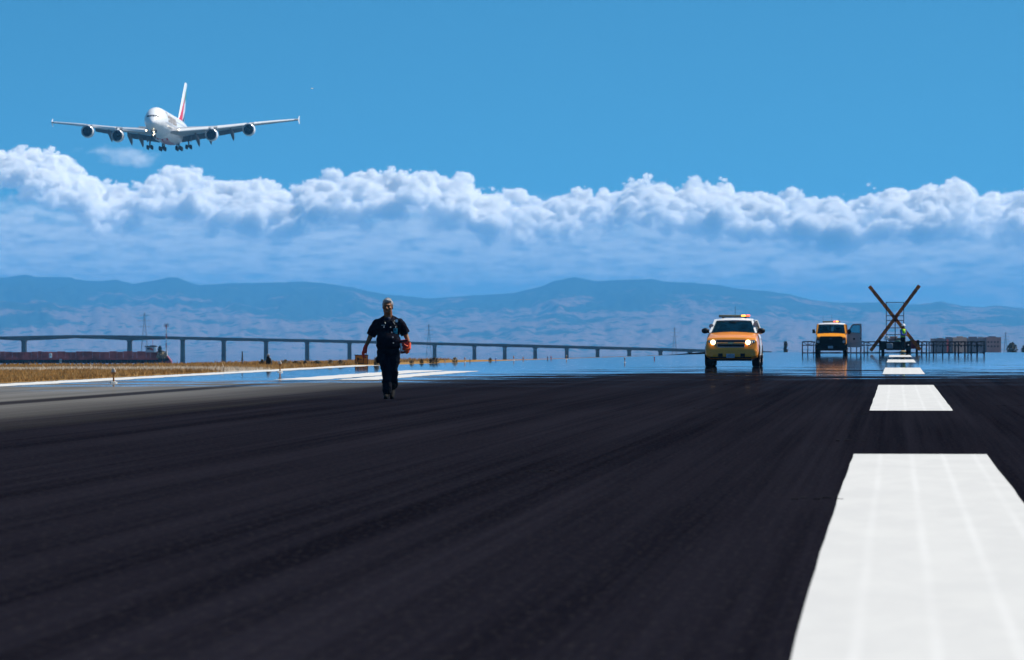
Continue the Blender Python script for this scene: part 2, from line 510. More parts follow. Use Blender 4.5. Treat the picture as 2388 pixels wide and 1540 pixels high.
STRIPE = [(12.0, 43.5), (69.0, 105.5), (136.0, 164.0), (197.0, 222.0), (250.0, 275.0)]
mb = MB()
for a, b in STRIPE: ragged_strip(mb, -.40, .855, a, b, amp=.006)
for k, (x, y, z) in enumerate(mb.v):
    if x < 0 and y < 30: mb.v[k] = (x + .055 * ((30 - y) / 18) ** 1.5, y, z)
o = mb.build('centre_line_marking', PAINT, smooth=False); o.rotation_euler = (0, 0, -RUN); tag(o, kind='structure')
mb = MB(); ragged_strip(mb, LEFT - .1, LEFT + 1.0, -20, 176, step=1.0, amp=.10)
o = mb.build('edge_line_marking', PAINT, smooth=False); o.rotation_euler = (0, 0, -RUN); tag(o, kind='structure')
mb = MB(); ragged_strip(mb, -16.1, -14.75, 117, 150, step=1.0, amp=.10); ragged_strip(mb, -14.45, -13.35, 117, 147, step=1.0, amp=.10)
o = mb.build('touchdown_marking', PAINT, smooth=False); o.rotation_euler = (0, 0, -RUN); tag(o, kind='structure')

# small joints and patches in the tarmac
mb = MB()
for py, x0, x1 in ((1164, 1836, 1972), (1028, 1938, 2010), (966, 1965, 2030), (1100, 1222, 1310), (954, 1610, 1690), (897, 1650, 1720), (946, 2320, 2388), (903, 2250, 2300)):
    Y = FPX * EYE / (py - HZ)
    for k in range(5):
        a = x0 + (x1 - x0) * k / 5 + random.uniform(0, 8); b = a + (x1 - x0) / 5 * random.uniform(.5, .9)
        d = Y * random.uniform(-.006, .006)
        mb.box((((a + b) / 2 - CX) / FPX * Y, Y + d, .004), ((b - a) / FPX * Y, .010 * Y ** .5, .004))
o = mb.build('tarmac_joint', mat('joint_sealant', (.022, .021, .024), .95, var=.6, scale=2, spec=.0), smooth=False); tag(o, kind='structure')

# ---- dry grass land
GRASS_END = 176.0
def grass_end(lat): return GRASS_END + 44.0 * np.clip((lat + 30.0) / 8.0, 0, 1)
def ground_h(x, y):
    lat = x * cos(RUN) - y * sin(RUN)
    al = x * sin(RUN) + y * cos(RUN)
    right = np.clip((lat - (edge_at(al) - 1.6)) / 1.0, 0, 1)
    end0 = grass_end(lat)
    end = end0 + (END - end0) * right
    d = np.clip((y - end) / 46.0, 0, 1)
    return -0.006 - 7.2 * (d * d * (3 - 2 * d))
gx = np.concatenate([np.linspace(-420, -60, 30), np.linspace(-58, 60, 119), np.linspace(64, 420, 30)])
gy = np.concatenate([np.linspace(-60, 90, 16), np.linspace(95, 400, 123), np.linspace(410, 520, 6)])
X, Y = np.meshgrid(gx, gy, indexing='ij')
Z = ground_h(X, Y)
me = grid_mesh('ground', np.stack([X, Y, Z], -1).reshape(-1, 3), len(gx), len(gy))
def grass_mat():
    m = bpy.data.materials.new('dry_grass'); m.use_nodes = True
    t = NT(m.node_tree)
    gp = t.n('ShaderNodeNewGeometry'); pos = gp.outputs['Position']; sp = t.n('ShaderNodeSeparateXYZ', inp={0: pos})
    n1 = t.noise(pos, (.16, .05, 1), 5, .65); n2 = t.noise(pos, (2.5, .8, 1), 4, .7)
    c = t.mix(t.ramp(n1, .3, .7), (.27, .14, .042), (.39, .23, .085))
    c = t.mix(t.ramp(n2, .45, .75), c, (.40, .28, .135))
    # mown strip of bleached straw, a little ragged
    yy = t.math('ADD', sp.outputs[1], t.math('MULTIPLY_ADD', n1, 14.0, -7.0))
    st = t.math('MULTIPLY', t.ramp(yy, 145, 149), t.ramp(yy, 160, 156))
    c = t.mix(t.math('MULTIPLY', st, t.ramp(n2, .2, .6, .55, 1.0)), c, (.58, .49, .39))
    b = t.n('ShaderNodeBsdfDiffuse', inp={0: c})
    tl = t.n('ShaderNodeBsdfTranslucent', inp={0: c})
    mx = t.n('ShaderNodeMixShader', inp={0: .3, 1: b.outputs[0], 2: tl.outputs[0]})
    o = t.n('ShaderNodeOutputMaterial'); t.link(mx.outputs[0], o.inputs[0])
    return m
GRASS = grass_mat()
g = link_mesh('ground', me, GRASS); tag(g, kind='structure')

# blades of the dry grass beyond the edge line
N = 120000
gy_ = rng.uniform(88, GRASS_END + 52, N); edge = np.minimum(LEFT - .45, edge_at(gy_) - .3)
lat_l = gy_ * -.112 * 1.25 - 4
bx = gy_ * sin(RUN) / cos(RUN) + edge / cos(RUN)
gx_ = lat_l + rng.random(N) * (bx - lat_l)
hgt = rng.uniform(.03, .10, N) * (1 + .7 * vnoise(gx_ * .6, gy_ * .25))
tall = rng.random(N) < .012
hgt[tall] *= rng.uniform(1.3, 1.9, tall.sum())
gz_ = ground_h(gx_, gy_)
hgt = np.where(gy_ > grass_end(gx_ * cos(RUN) - gy_ * sin(RUN)) + 10, .004, hgt)
an = rng.uniform(0, pi, N); wd = rng.uniform(.012, .035, N)
lean = rng.normal(0, .3, (N, 2)) * hgt[:, None]
a = np.stack([gx_ - wd * np.cos(an), gy_ - wd * np.sin(an), gz_], -1)
b = np.stack([gx_ + wd * np.cos(an), gy_ + wd * np.sin(an), gz_], -1)
c = np.stack([gx_ + lean[:, 0], gy_ + lean[:, 1], gz_ + hgt], -1)
V = np.stack([a, b, c], 1).reshape(-1, 3); F = np.arange(3 * N).reshape(-1, 3)
me = bpy.data.meshes.new('grass'); fast_mesh(me, V, F, False)
go = link_mesh('grass', me, GRASS); tag(go, 'dry golden grass growing along the runway edge', 'grass', kind='stuff')

# ---- bay water; the true level lies a fifth of a degree below the rising runway
TILT = .00348; WZ = EYE - 5.0
def water_z(Y): return WZ - TILT * Y
def water_mat():
    m = bpy.data.materials.new('bay_water'); m.use_nodes = True
    t = NT(m.node_tree)
    tc = t.n('ShaderNodeTexCoord'); nz = t.noise(tc.outputs['Object'], (.02, .004, 1), 5, .6)
    d = t.n('ShaderNodeBsdfDiffuse', inp={0: t.mix(nz, (.03, .07, .10), (.05, .10, .13))})
    gl = t.n('ShaderNodeBsdfGlossy', inp={'Roughness': .02, 'Color': (.95, .97, 1, 1)})
    fr = t.n('ShaderNodeFresnel', inp={0: 1.33})
    mx = t.n('ShaderNodeMixShader', inp={0: fr.outputs[0], 1: d.outputs[0], 2: gl.outputs[0]})
    o = t.n('ShaderNodeOutputMaterial'); t.link(mx.outputs[0], o.inputs[0])
    return m
V = np.array([(x, y, water_z(y)) for x in (-5600, 5600) for y in (200, 13200)])
me = grid_mesh('water', V, 2, 2); wt = link_mesh('water', me, water_mat()); tag(wt, kind='structure')

# ---- hills across the bay
RIDGE = [(-1400, 660), (-900, 640), (-500, 652), (-200, 640), (-60, 655), (0, 648), (30, 645), (60, 640.5), (82, 646), (117, 646.5), (150, 647), (162, 646), (175, 652), (225, 656), (270, 653), (310, 662), (360, 655),
         (395, 647), (415, 648), (435, 657), (465, 665), (490, 664), (550, 661), (650, 659), (700, 657), (760, 661), (825, 672), (890, 686), (950, 691), (1000, 697),
         (1050, 693), (1194, 684), (1254, 671), (1294, 655), (1339, 647), (1364, 651), (1394, 656), (1419, 654), (1519, 651), (1554, 658), (1619, 660), (1674, 665), (1719, 674), (1794, 680),
         (1844, 687), (1894, 700), (1944, 706), (2064, 706), (2144, 710), (2194, 703), (2244, 714), (2294, 717), (2319, 712), (2388, 720), (2600, 715), (3000, 700), (3600, 720)]
RX, RY = zip(*RIDGE)
us = np.arange(-1300, 3500, 4.5); nt = 90
U, T = np.meshgrid(us, np.linspace(0, 1, nt), indexing='ij')
top = np.interp(U, RX, RY) + (fbm(U / 9, U * 0 + 3.3, 4) - .5) * 3.2
Yd = 12000 + 7400 * T
base = 834.0
wl = 28 * (fbm(U / 260, T * 2, 3) - .5)
uu = U + wl
spur = 1 - np.abs(2 * fbm(uu / 120 + T * 1.1, T * 3.2 + 5, 5, .52) - 1)
spur2 = fbm(uu / 45 - T * 1.6, T * 7 + 11, 4) - .5
G = T ** .92
wgt = np.sin(pi * np.clip(T, 0, 1)) ** .8
ys_ = base + (top - base) * (G + wgt * (.24 * (spur - .72) + .11 * spur2 + .07 * (fbm(uu / 18 + T * 2, T * 16, 3) - .5)))
# long fore-ridge at the left, falling to the right
fore = np.interp(U, [-1400, 0, 60, 150, 260, 330, 420, 520, 640, 760, 900, 1100, 1400, 1700, 3600], [690, 676, 682, 690, 704, 712, 716, 728, 742, 752, 756, 748, 738, 746, 760])
k = np.exp(-((T - .45) / .12) ** 2)
ys_ = ys_ * (1 - k * .55) + (fore + 8 * (fbm(U / 60, T * 4 + 2, 4) - .5)) * k * .55
ys_[:, 0] = base + 8
Zh = EYE + (HZ - ys_) / FPX * Yd
Xh = (U - CX) / FPX * Yd
back = np.stack([Xh[:, -1:] * 1.02, Yd[:, -1:] + 500, Zh[:, -1:] - 330], -1)
V = np.concatenate([np.stack([Xh, Yd, Zh], -1), back], 1)
me = grid_mesh('hills', V.reshape(-1, 3), len(us), nt + 1)
def hill_mat():
    m = bpy.data.materials.new('hillside'); m.use_nodes = True
    t = NT(m.node_tree)
    tc = t.n('ShaderNodeTexCoord'); pos = tc.outputs['Object']; sp = t.n('ShaderNodeSeparateXYZ', inp={0: pos})
    big = t.noise(pos, (.0030, .0011, .006), 5, .6); small = t.noise(pos, (.014, .0045, .022), 4, .65, (9, 4, 0)); oak = t.noise(pos, (.022, .0065, .028), 3, .5, (2, 8, 1))
    alt = t.math('ADD', sp.outputs[2], t.math('MULTIPLY', sp.outputs[1], TILT))
    wood = t.math('ADD', t.math('MULTIPLY', big, 1.0), t.math('ADD', t.math('MULTIPLY', small, .35), t.math('MULTIPLY', alt, .00125)))
    f = t.ramp(wood, .80, .90)
    f = t.math('MAXIMUM', f, t.math('MULTIPLY', t.ramp(oak, .575, .61), .95))
    gr = t.mix(big, (.13, .085, .07), (.20, .13, .11))
    c = t.mix(f, gr, (.018, .030, .016))
    b = t.n('ShaderNodeBsdfDiffuse', inp={0: c})
    o = t.n('ShaderNodeOutputMaterial'); t.link(b.outputs[0], o.inputs[0])
    return m
hl = link_mesh('hills', me, hill_mat()); tag(hl, kind='structure')

# ---- low land at the right beyond the runway end
V = np.array([(x, y, -1.6 - TILT * (y - 380) + random.uniform(-.2, .2)) for x in np.linspace(55, 420, 20) for y in np.linspace(380, 1500, 20)])
me = grid_mesh('far_shore', V, 20, 20); o = link_mesh('far_shore', me, GRASS); tag(o, kind='structure')

# ---- the air over the bay
HB = dict(x=(-5700, 5700), y=(-150, 20100), z=(-420, 345))
mb = MB(); mb.box(((HB['x'][0] + HB['x'][1]) / 2, (HB['y'][0] + HB['y'][1]) / 2, (HB['z'][0] + HB['z'][1]) / 2),
                  (HB['x'][1] - HB['x'][0], HB['y'][1] - HB['y'][0], HB['z'][1] - HB['z'][0]))
hm = bpy.data.materials.new('haze'); hm.use_nodes = True
t = NT(hm.node_tree)
pv = t.n('ShaderNodeVolumePrincipled', inp={'Color': (.115, .46, .90, 1), 'Density': 7.0e-5, 'Anisotropy': 0.0})
t.link(pv.outputs[0], t.n('ShaderNodeOutputMaterial').inputs['Volume'])
o = mb.build('haze', hm, smooth=False); tag(o, 'blue haze in the air over the bay', 'haze', kind='stuff')

# ---- cumulus bank far behind the hills: droplets in a grid, densities from noise
PROF = [(-420, 360), (-300, 350), (-150, 372), (-60, 360), (0, 346), (60, 336), (110, 345), (165, 368), (205, 392), (235, 416), (262, 428), (300, 424), (330, 406), (370, 394), (430, 391), (480, 395), (500, 424), (535, 428), (560, 409), (610, 418), (650, 432),
        (700, 418), (745, 398), (790, 390), (850, 396), (905, 390), (965, 381), (1010, 400), (1080, 402), (1130, 440), (1165, 438), (1190, 430), (1235, 446), (1270, 448), (1310, 446), (1350, 438), (1390, 430), (1425, 446), (1445, 430), (1470, 404), (1492, 396), (1525, 412), (1570, 424),
        (1615, 413), (1655, 425), (1695, 417), (1725, 440), (1780, 440), (1830, 433), (1880, 448), (1925, 458), (1960, 450), (2020, 446), (2060, 430), (2130, 438), (2185, 430), (2250, 417), (2300, 440), (2345, 436), (2390, 428), (2500, 420), (2620, 440), (2800, 425)]
QX, QY = zip(*PROF)

class GN:
    """small geometry-node helper; coordinates u, v are survey columns and rows at the bank's distance"""
    def __init__(s, name):
        s.t = bpy.data.node_groups.new(name, 'GeometryNodeTree')
        s.t.interface.new_socket('Geometry', in_out='OUTPUT', socket_type='NodeSocketGeometry')
    def n(s, typ, **kw):
        nd = s.t.nodes.new(typ)
        for k, v in kw.items():
            if k != 'inp': setattr(nd, k, v)
        for kk, vv in kw.get('inp', {}).items():
            if isinstance(vv, bpy.types.NodeSocket): s.t.links.new(vv, nd.inputs[kk])
            else: nd.inputs[kk].default_value = vv
        return nd
    def m(s, op, a, b=0.0, c=None):
        return s.n('ShaderNodeMath', operation=op, inp={i: v for i, v in enumerate((a, b) if c is None else (a, b, c))}).outputs[0]
    def rng(s, x, lo, hi, a=0.0, b=1.0, typ='SMOOTHSTEP'):
        return s.n('ShaderNodeMapRange', interpolation_type=typ, inp={0: x, 1: lo, 2: hi, 3: a, 4: b}).outputs[0]
    def scaled(s, vec, sc_, off=(0, 0, 0)):
        return s.n('ShaderNodeVectorMath', operation='MULTIPLY_ADD', inp={0: vec, 1: sc_, 2: off}).outputs[0]
    def noise(s, vec, detail, rough=.55):
        return s.n('ShaderNodeTexNoise', inp={'Vector': vec, 'Scale': 1.0, 'Detail': detail, 'Roughness': rough}).outputs[0]
    def curve(s, x, pts):
        nd = s.n('ShaderNodeFloatCurve', inp={'Value': x}); c = nd.mapping.curves[0]
        while len(c.points) < len(pts): c.points.new(.5, .5)
        for p, (a, b_) in zip(c.points, pts): p.location = (a, b_); p.handle_type = 'AUTO'
        nd.mapping.update(); return nd.outputs[0]

LATE = []                      # the grids are filled once, at the end of the script
def cloud_volume(name, lo, hi, res, density_nodes, dens):
    g = GN(name)
    pos = g.n('GeometryNodeInputPosition').outputs[0]
    d = density_nodes(g, pos)
    vc = g.n('GeometryNodeVolumeCube', inp={'Density': d, 'Background': 0.0, 'Min': lo, 'Max': hi, 'Resolution X': res[0], 'Resolution Y': res[1], 'Resolution Z': res[2]})
    m = bpy.data.materials.new(name + '_droplets'); m.use_nodes = True
    t = NT(m.node_tree)
    at = t.n('ShaderNodeAttribute', attribute_name='density')
    v = t.n('ShaderNodeVolumeScatter', inp={'Color': (1, 1, 1, 1), 'Density': t.math('MULTIPLY', at.outputs['Fac'], dens), 'Anisotropy': 0.0})
    t.link(v.outputs[0], t.n('ShaderNodeOutputMaterial').inputs['Volume'])
    sm = g.n('GeometryNodeSetMaterial', inp={'Geometry': vc.outputs[0], 'Material': m})
    go_ = g.n('NodeGroupOutput'); g.t.links.new(sm.outputs[0], go_.inputs[0])
    vol = bpy.data.volumes.new(name); vol.materials.append(m)
    o = bpy.data.objects.new(name, vol); COL.objects.link(o)
    LATE.append((o, g.t))
    return o

YC, YHW = 27000.0, 480.0; S_ = YC / FPX
U0, U1 = -110.0, 2500.0
def uv(g, pos, yc):
    sp = g.n('ShaderNodeSeparateXYZ', inp={0: pos})
    return sp, g.m('MULTIPLY_ADD', sp.outputs[0], FPX / yc, CX), g.m('MULTIPLY_ADD', sp.outputs[2], -FPX / yc, HZ)
def bank_density(g, pos):
    sp, u, v = uv(g, pos, YC)
    un = g.m('DIVIDE', g.m('SUBTRACT', u, U0), U1 - U0)
    us_ = np.linspace(0, 1, 72); pts = [(float(x), float((np.interp(U0 + x * (U1 - U0), QX, QY) - 330) / 150)) for x in us_]
    top = g.m('MULTIPLY_ADD', g.curve(un, pts), 150.0, 316.0)
    yn = g.m('DIVIDE', g.m('SUBTRACT', sp.outputs[1], YC - YHW), 2 * YHW)          # 0 front, 1 back
    L = g.noise(g.scaled(pos, (1 / 340, 1 / 240, 1 / 900)), 2)
    terr = g.m('MULTIPLY', g.m('POWER', g.m('SUBTRACT', 1.0, yn), 1.4), 78.0)
    h = g.m('SUBTRACT', g.m('SUBTRACT', v, top), terr)                             # survey pixels below the local top
    warp = g.n('ShaderNodeTexNoise', inp={'Vector': g.scaled(pos, (1 / 120,) * 3), 'Scale': 1.0, 'Detail': 3.0})
    wp = g.n('ShaderNodeVectorMath', operation='MULTIPLY_ADD', inp={0: warp.outputs[1], 1: (46, 46, 46), 2: pos}).outputs[0]
    vo = g.n('ShaderNodeTexVoronoi', feature='F1', inp={'Vector': g.scaled(wp, (1 / 165, 1 / 165, 1 / 130)), 'Scale': 1.0, 'Detail': 3.0, 'Roughness': .53, 'Lacunarity': 2.2})
    C = g.m('SUBTRACT', .62, vo.outputs['Distance'])
    up = g.m('MINIMUM', g.m('DIVIDE', h, 26.0), g.m('DIVIDE', h, 5.5)); dn = g.m('DIVIDE', g.m('SUBTRACT', 118.0, h), 40.0)
    f = g.m('MINIMUM', up, dn)
    f = g.m('MINIMUM', f, 1.25)
    f = g.m('ADD', f, g.m('MULTIPLY_ADD', C, 2.2, -.08))
    f = g.m('ADD', f, g.m('MULTIPLY_ADD', L, 2.6, -1.34))
    edge = g.m('MULTIPLY', g.m('MULTIPLY', yn, g.m('SUBTRACT', 1.0, yn)), 14.0)
    f = g.m('MINIMUM', f, g.m('MULTIPLY_ADD', edge, 1.0, -.05))
    soft = g.rng(h, 8.0, 95.0, .20, 1.3)
    d = g.rng(g.m('DIVIDE', f, soft), 0.0, 1.0)
    thin = g.rng(h, 38.0, 112.0, 1.0, .03)
    return g.m('MULTIPLY', d, thin)
lo = P(U0, 640, YC); hi = P(U1, 322, YC)
o = cloud_volume('cloud_bank', (lo.x, YC - YHW, lo.z), (hi.x, YC + YHW, hi.z), (740, 66, 92), bank_density, .075)
tag(o, 'bank of bright white cumulus clouds above the hills', 'cloud', kind='stuff')

def loose_density(g, pos):
    sp, u, v = uv(g, pos, 28500.0)
    n1_ = g.noise(g.scaled(pos, (1 / 150, 1 / 150, 1 / 90)), 6, .6)
    a = g.m('DIVIDE', g.m('SUBTRACT', u, 285.0), 118.0); b_ = g.m('DIVIDE', g.m('SUBTRACT', g.m('MULTIPLY_ADD', u, -.10, v), 336.0), 30.0); c_ = g.m('DIVIDE', g.m('SUBTRACT', sp.outputs[1], 28500.0), 150.0)
    r2 = g.m('ADD', g.m('ADD', g.m('MULTIPLY', a, a), g.m('MULTIPLY', b_, b_)), g.m('MULTIPLY', c_, c_))
    return g.rng(g.m('SUBTRACT', g.m('MULTIPLY_ADD', n1_, 3.0, -.80), r2), 0.0, .9)
lo = P(165, 410, 28500.0); hi = P(405, 318, 28500.0)
o = cloud_volume('loose_cloud', (lo.x, 28330, lo.z), (hi.x, 28670, hi.z), (90, 44, 34), loose_density, .010)
tag(o, 'small loose greyish cloud just below the airliner wheels', 'cloud', kind='stuff')

# soft flat layers of cloud receding to the hills
def low_density(g, pos):
    sp, u, v = uv(g, pos, 31000.0)
    a = g.noise(g.scaled(pos, (1 / 260, 1 / 380, 1 / 58)), 5, .58)
    b_ = g.noise(g.scaled(pos, (1 / 110, 1 / 160, 1 / 36), (4, 9, 2)), 4, .6)
    n_ = g.m('ADD', g.m('MULTIPLY', a, .62), g.m('MULTIPLY', b_, .38))
    d = g.rng(n_, .515, .60)
    fade = g.m('MULTIPLY', g.rng(v, 462.0, 505.0), g.rng(v, 655.0, 600.0, .25, 1.0))
    return g.m('MULTIPLY', d, fade)
lo = P(U0, 660, 31000.0); hi = P(U1, 460, 31000.0)
o = cloud_volume('low_cloud', (lo.x, 29300, lo.z), (hi.x, 32700, hi.z), (300, 70, 48), low_density, .0021)
tag(o, 'rows of soft flat cloud low over the hills', 'cloud', kind='stuff')

# ================================================================== THE AIRLINER
def airliner():
    root = thing('airliner', 'large white four-engine double-deck airliner on final approach with wheels down', 'airplane', P(353, 274.5, 1409))
    root.rotation_euler = (radians(-2.4), radians(-0.45), radians(-4.45))
    # local axes: nose at the origin looking along -Y, +X to the airliner's left wing
    ST = [(0, -1.55, .06, .06), (.25, -1.50, .62, .60), (.7, -1.40, 1.12, 1.08), (1.5, -1.18, 1.72, 1.72), (2.6, -.88, 2.25, 2.36), (4, -.52, 2.74, 3.00), (5.6, -.24, 3.10, 3.50),
          (7.5, -.06, 3.35, 3.88), (10, 0, 3.52, 4.12), (13, 0, 3.57, 4.20), (30, 0, 3.57, 4.20), (45, .02, 3.57, 4.18), (50, .22, 3.42, 3.95), (55, .62, 3.02, 3.48), (60, 1.15, 2.42, 2.85),
          (65, 1.75, 1.68, 2.12), (69, 2.25, 1.02, 1.42), (71.8, 2.6, .55, .85), (72.7, 2.7, .2, .35)]
    sy, sz, sw, sh = (np.array(k) for k in zip(*ST))
    def sec(y): return np.interp(y, sy, sz), np.interp(y, sy, sw), np.interp(y, sy, sh)
    def fus(y, ang):
        """surface point; ang from the top, towards +X"""
        z, w_, h_ = sec(y)
        ww = w_ * (1 - .06 * max(0, cos(ang)))
        return Vector((ww * sin(ang), y, z + h_ * cos(ang)))
    ysd = sorted(set(list(np.linspace(0, 8, 26) ** 1.0) + list(sy) + list(np.linspace(8, 72.7, 40))))
    mb = MB(); mb.loft([[fus(y, 2 * pi * k / 40) for k in range(40)] for y in ysd])
    body = mb.build('fuselage', [M['planewhite']], root, ang=60)
    # red lettering band is painted on the belly; belly fairing
    mb = MB(); rings = []
    for y, w_, zb in ((19, .4, -4.1), (21, 2.2, -4.5), (24, 3.5, -4.95), (28, 4.1, -5.2), (38, 4.2, -5.25), (43, 3.7, -5.0), (47, 2.4, -4.5), (50, .4, -3.8)):
        rings.append([(w_ * sin(a) , y, -2.4 + (zb + 2.4) * max(0, cos(a)) ** .8 + (0.6 if cos(a) < 0 else 0)) for a in np.linspace(-pi * .62, pi * .62, 23)])
    mb.loft(rings, cap=False, closed=False); mb.build('belly_fairing', M['planewhite'], root, ang=60)
    mb = MB(); vs, fs = text_tris('Emirates', 5.4, bold=.05)
    P_ = []
    for x, y in vs:
        yy = 31.5 + x; t_ = -y * .95
        ys2 = (19, 21, 24, 28, 38, 43, 47, 50); wv = np.interp(yy, ys2, (.4, 2.2, 3.5, 4.1, 4.2, 3.7, 2.4, .4)); zb = np.interp(yy, ys2, (-4.1, -4.5, -4.95, -5.2, -5.25, -5.0, -4.5, -3.8))
        s_ = max(-.95, min(.95, t_ / wv)); P_.append((t_, yy, -2.4 + (zb + 2.4) * (1 - s_ * s_) ** .4 - .05))
    mb.add(P_, fs); mb.build('belly_lettering', M['red'], root, smooth=False)
    # title on the upper deck, both sides, and the small text beneath it
    for side in (1, -1):
        mb = MB(); vs, fs = text_tris('Emirates', 4.7, bold=.10, spacing=1.02)
        mb.add([fus(20.0 + x, side * (pi / 2 - .28 - y / 4.05)) * 1.0 + Vector((side * .05 * cos(.3), 0, .03)) for x, y in [(side * a, b_) for a, b_ in vs]], fs)
        mb.build('title_lettering', M['titlegold'], body, smooth=False)
        allq = []
        for k in range(52):
            y = 7.8 + k * .92
            if y > 11 and k % 1 == 0 and k < 47: allq.append([fus(y + dy, side * a) + Vector((side * .03, 0, 0)) for dy, a in ((-.15, 1.24), (.15, 1.24), (.15, 1.34), (-.15, 1.34))])
            if k not in (14, 15, 40): allq.append([fus(y + dy, side * a) + Vector((side * .03, 0, 0)) for dy, a in ((-.17, 1.72), (.17, 1.72), (.17, 1.83), (-.17, 1.83))])
        if side > 0:
            for q in allq: mb = MB(); mb.add(q, [(0, 1, 2, 3)]); mb.build('cabin_window', M['greypaint'], body, smooth=False)
        else:
            mb = MB()
            for q in allq: mb.add(q, [(0, 1, 2, 3)])
            tag(mb.build('cabin_windows', M['greypaint'], body, smooth=False), kind='stuff')
        mb = MB(); vs, fs = text_tris('www.emirates.com', 1.05, bold=.02)
        mb.add([fus(17.5 + x, side * (1.98 - y / 4.0)) + Vector((side * .035, 0, 0)) for x, y in [(side * a, b_) for a, b_ in vs]], fs)
        mb.build('small_lettering', M['greypaint'], body, smooth=False)
    # cockpit windows
    for side in (1, -1):
        for x0, x1 in ((.07, .72), (.82, 1.42), (1.50, 1.98)):
            mb = MB(); n = 5; q = []
            for i in range(n + 1):
                for hgt in (0, 1):
                    x = x0 + (x1 - x0) * i / n + hgt * (0 if x0 < 1.4 else -.25); z = .55 + .50 * hgt - .10 * x
                    y = .05
                    while y < 9:                       # lay the pane on the skin
                        zc, w_, h_ = sec(y); dz = (z - zc) / h_
                        if abs(dz) < 1 and (x / (w_ * (1 - .06 * max(0, dz)))) ** 2 + dz * dz <= 1: break
                        y += .02
                    q.append((side * x, y - .06, z))
            mb.add(q, [(2 * i, 2 * i + 2, 2 * i + 3, 2 * i + 1) for i in range(n)])
            mb.build('cockpit_window', M['dark'], body, smooth=False)
    # wings
    WS = [(0, 19.0, 19.0, -2.6, .14), (3.3, 21.0, 17.6, -2.35, .135), (8, 24.5, 13.6, -1.65, .125), (14.5, 29.0, 10.6, -.75, .115), (20, 32.9, 8.7, .1, .11), (26, 37.0, 7.0, 1.15, .105), (33, 42.0, 5.4, 2.25, .10), (39.6, 46.6, 3.7, 3.2, .10)]
    wx, wy, wc, wz, wt_ = (np.array(k) for k in zip(*WS))
    AF = [(0, 0), (.02, .032), (.06, .052), (.15, .072), (.30, .082), (.5, .072), (.7, .048), (.86, .024), (.99, .003), (.99, -.003), (.86, -.010), (.7, -.022), (.5, -.036), (.3, -.044), (.15, -.040), (.06, -.028), (.02, -.016)]
    def wring(x, side, c0=0.0):
        y, c, z, t_ = (np.interp(x, wx, k) for k in (wy, wc, wz, wt_))
        k = t_ / .125
        return [(side * x, y + a * c, z + b * c * k - .02 * c * a) for a, b in AF]
    for side in (1, -1):
        mb = MB(); mb.loft([wring(x, side) for x in np.linspace(0, 39.6, 34)])
        wing = mb.build('wing', M['wing'], root, ang=30)
        # drooped leading-edge slats
        for x0, x1 in ((5.2, 13.6), (16.2, 24.6), (26.9, 38.6)):
            mb = MB(); rings = []
            for x in np.linspace(x0, x1, 8):
                y, c, z, t_ = (np.interp(x, wx, k) for k in (wy, wc, wz, wt_)); cc = min(c, 9.0)
                rings.append([(side * x, y + cc * a, z + cc * b) for a, b in ((.10, .062), (.03, .055), (-.045, .018), (-.075, -.035), (-.060, -.060), (-.02, -.035), (.03, -.01))])
            mb.loft(rings); mb.build('slat', M['white'], wing, ang=30)
        # flaps lowered behind the wing
        for x0, x1 in ((3.6, 13.4), (15.2, 25.0)):
            mb = MB(); rings = []
            for x in np.linspace(x0, x1, 6):
                y, c, z, t_ = (np.interp(x, wx, k) for k in (wy, wc, wz, wt_)); e = y + c * .94; fc = .20 * min(c, 12)
                rings.append([(side * x, e + a * fc, z - .03 * c - b * fc) for a, b in ((0, 0), (.25, .02), (.85, .52), (.92, .66), (.55, .42), (.1, .12))])
            mb.loft(rings); mb.build('flap', M['wingdark'], wing, ang=30)
        for x, L in ((9.0, 7.0), (12.7, 6.6), (19.5, 6.2)):
            y, c, z = (np.interp(x, wx, k) for k in (wy, wc, wz)); mb = MB()
            mb.tube([(side * x, y + c * .45, z - .045 * c), (side * x, y + c * .62, z - .09 * c - .3), (side * x, y + c * .92, z - .12 * c - .75), (side * x, y + c * .92 + 2.0, z - .12 * c - 1.9), (side * x, y + c * .92 + 3.0, z - .12 * c - 2.75)], [.2, .55, .62, .40, .04], 10)
            mb.build('flap_fairing', M['wingdark'], wing)
        # wing-tip fence
        mb = MB()
        for s2, h_ in ((1, 1.35), (-1, 1.25)):
            mb.loft([[(side * (39.6 + .05), 46.6, 3.2), (side * 39.75, 48.4, 3.2 + .12 * s2), (side * 39.75, 50.3, 3.2), (side * 39.55, 48.4, 3.2)],
                     [(side * (39.75), 49.4, 3.2 + s2 * h_), (side * 39.85, 50.0, 3.2 + s2 * h_), (side * 39.8, 50.6, 3.2 + s2 * h_), (side * 39.7, 50.0, 3.2 + s2 * h_)]])
        mb.build('wing_tip_fence', M['white'], wing)
        # engines
        for x, ex in ((14.9, 0), (25.7, .35)):
            y, c, z = (np.interp(x, wx, k) for k in (wy, wc, wz)); yo, zo = y - 4.6, z - 2.55 + ex; cx = side * x
            mb = MB(); mb.lathe([(5.6, 1.15), (4.2, 1.75), (2.4, 2.0), (.9, 1.98), (.25, 1.86), (0, 1.70), (.10, 1.60), (.5, 1.56), (1.2, 1.58)], (cx, yo, zo), n=36)
            eng = mb.build('engine', M['planewhite'], root, ang=50)
            mb = MB(); mb.lathe([(.45, 1.562), (.10, 1.61), (0, 1.705), (.08, 1.79), (.22, 1.862)], (cx, yo - .012, zo), n=36); mb.build('intake_lip', M['chrome'], eng, ang=60)
            mb = MB(); mb.lathe([(1.15, 1.57), (1.15, .5), (1.15, .02)], (cx, yo, zo), n=36); mb.build('fan_disc', M['dark'], eng)
            mb = MB(); mb.lathe([(.45, .02), (.75, .25), (1.1, .48)], (cx, yo, zo), n=20)
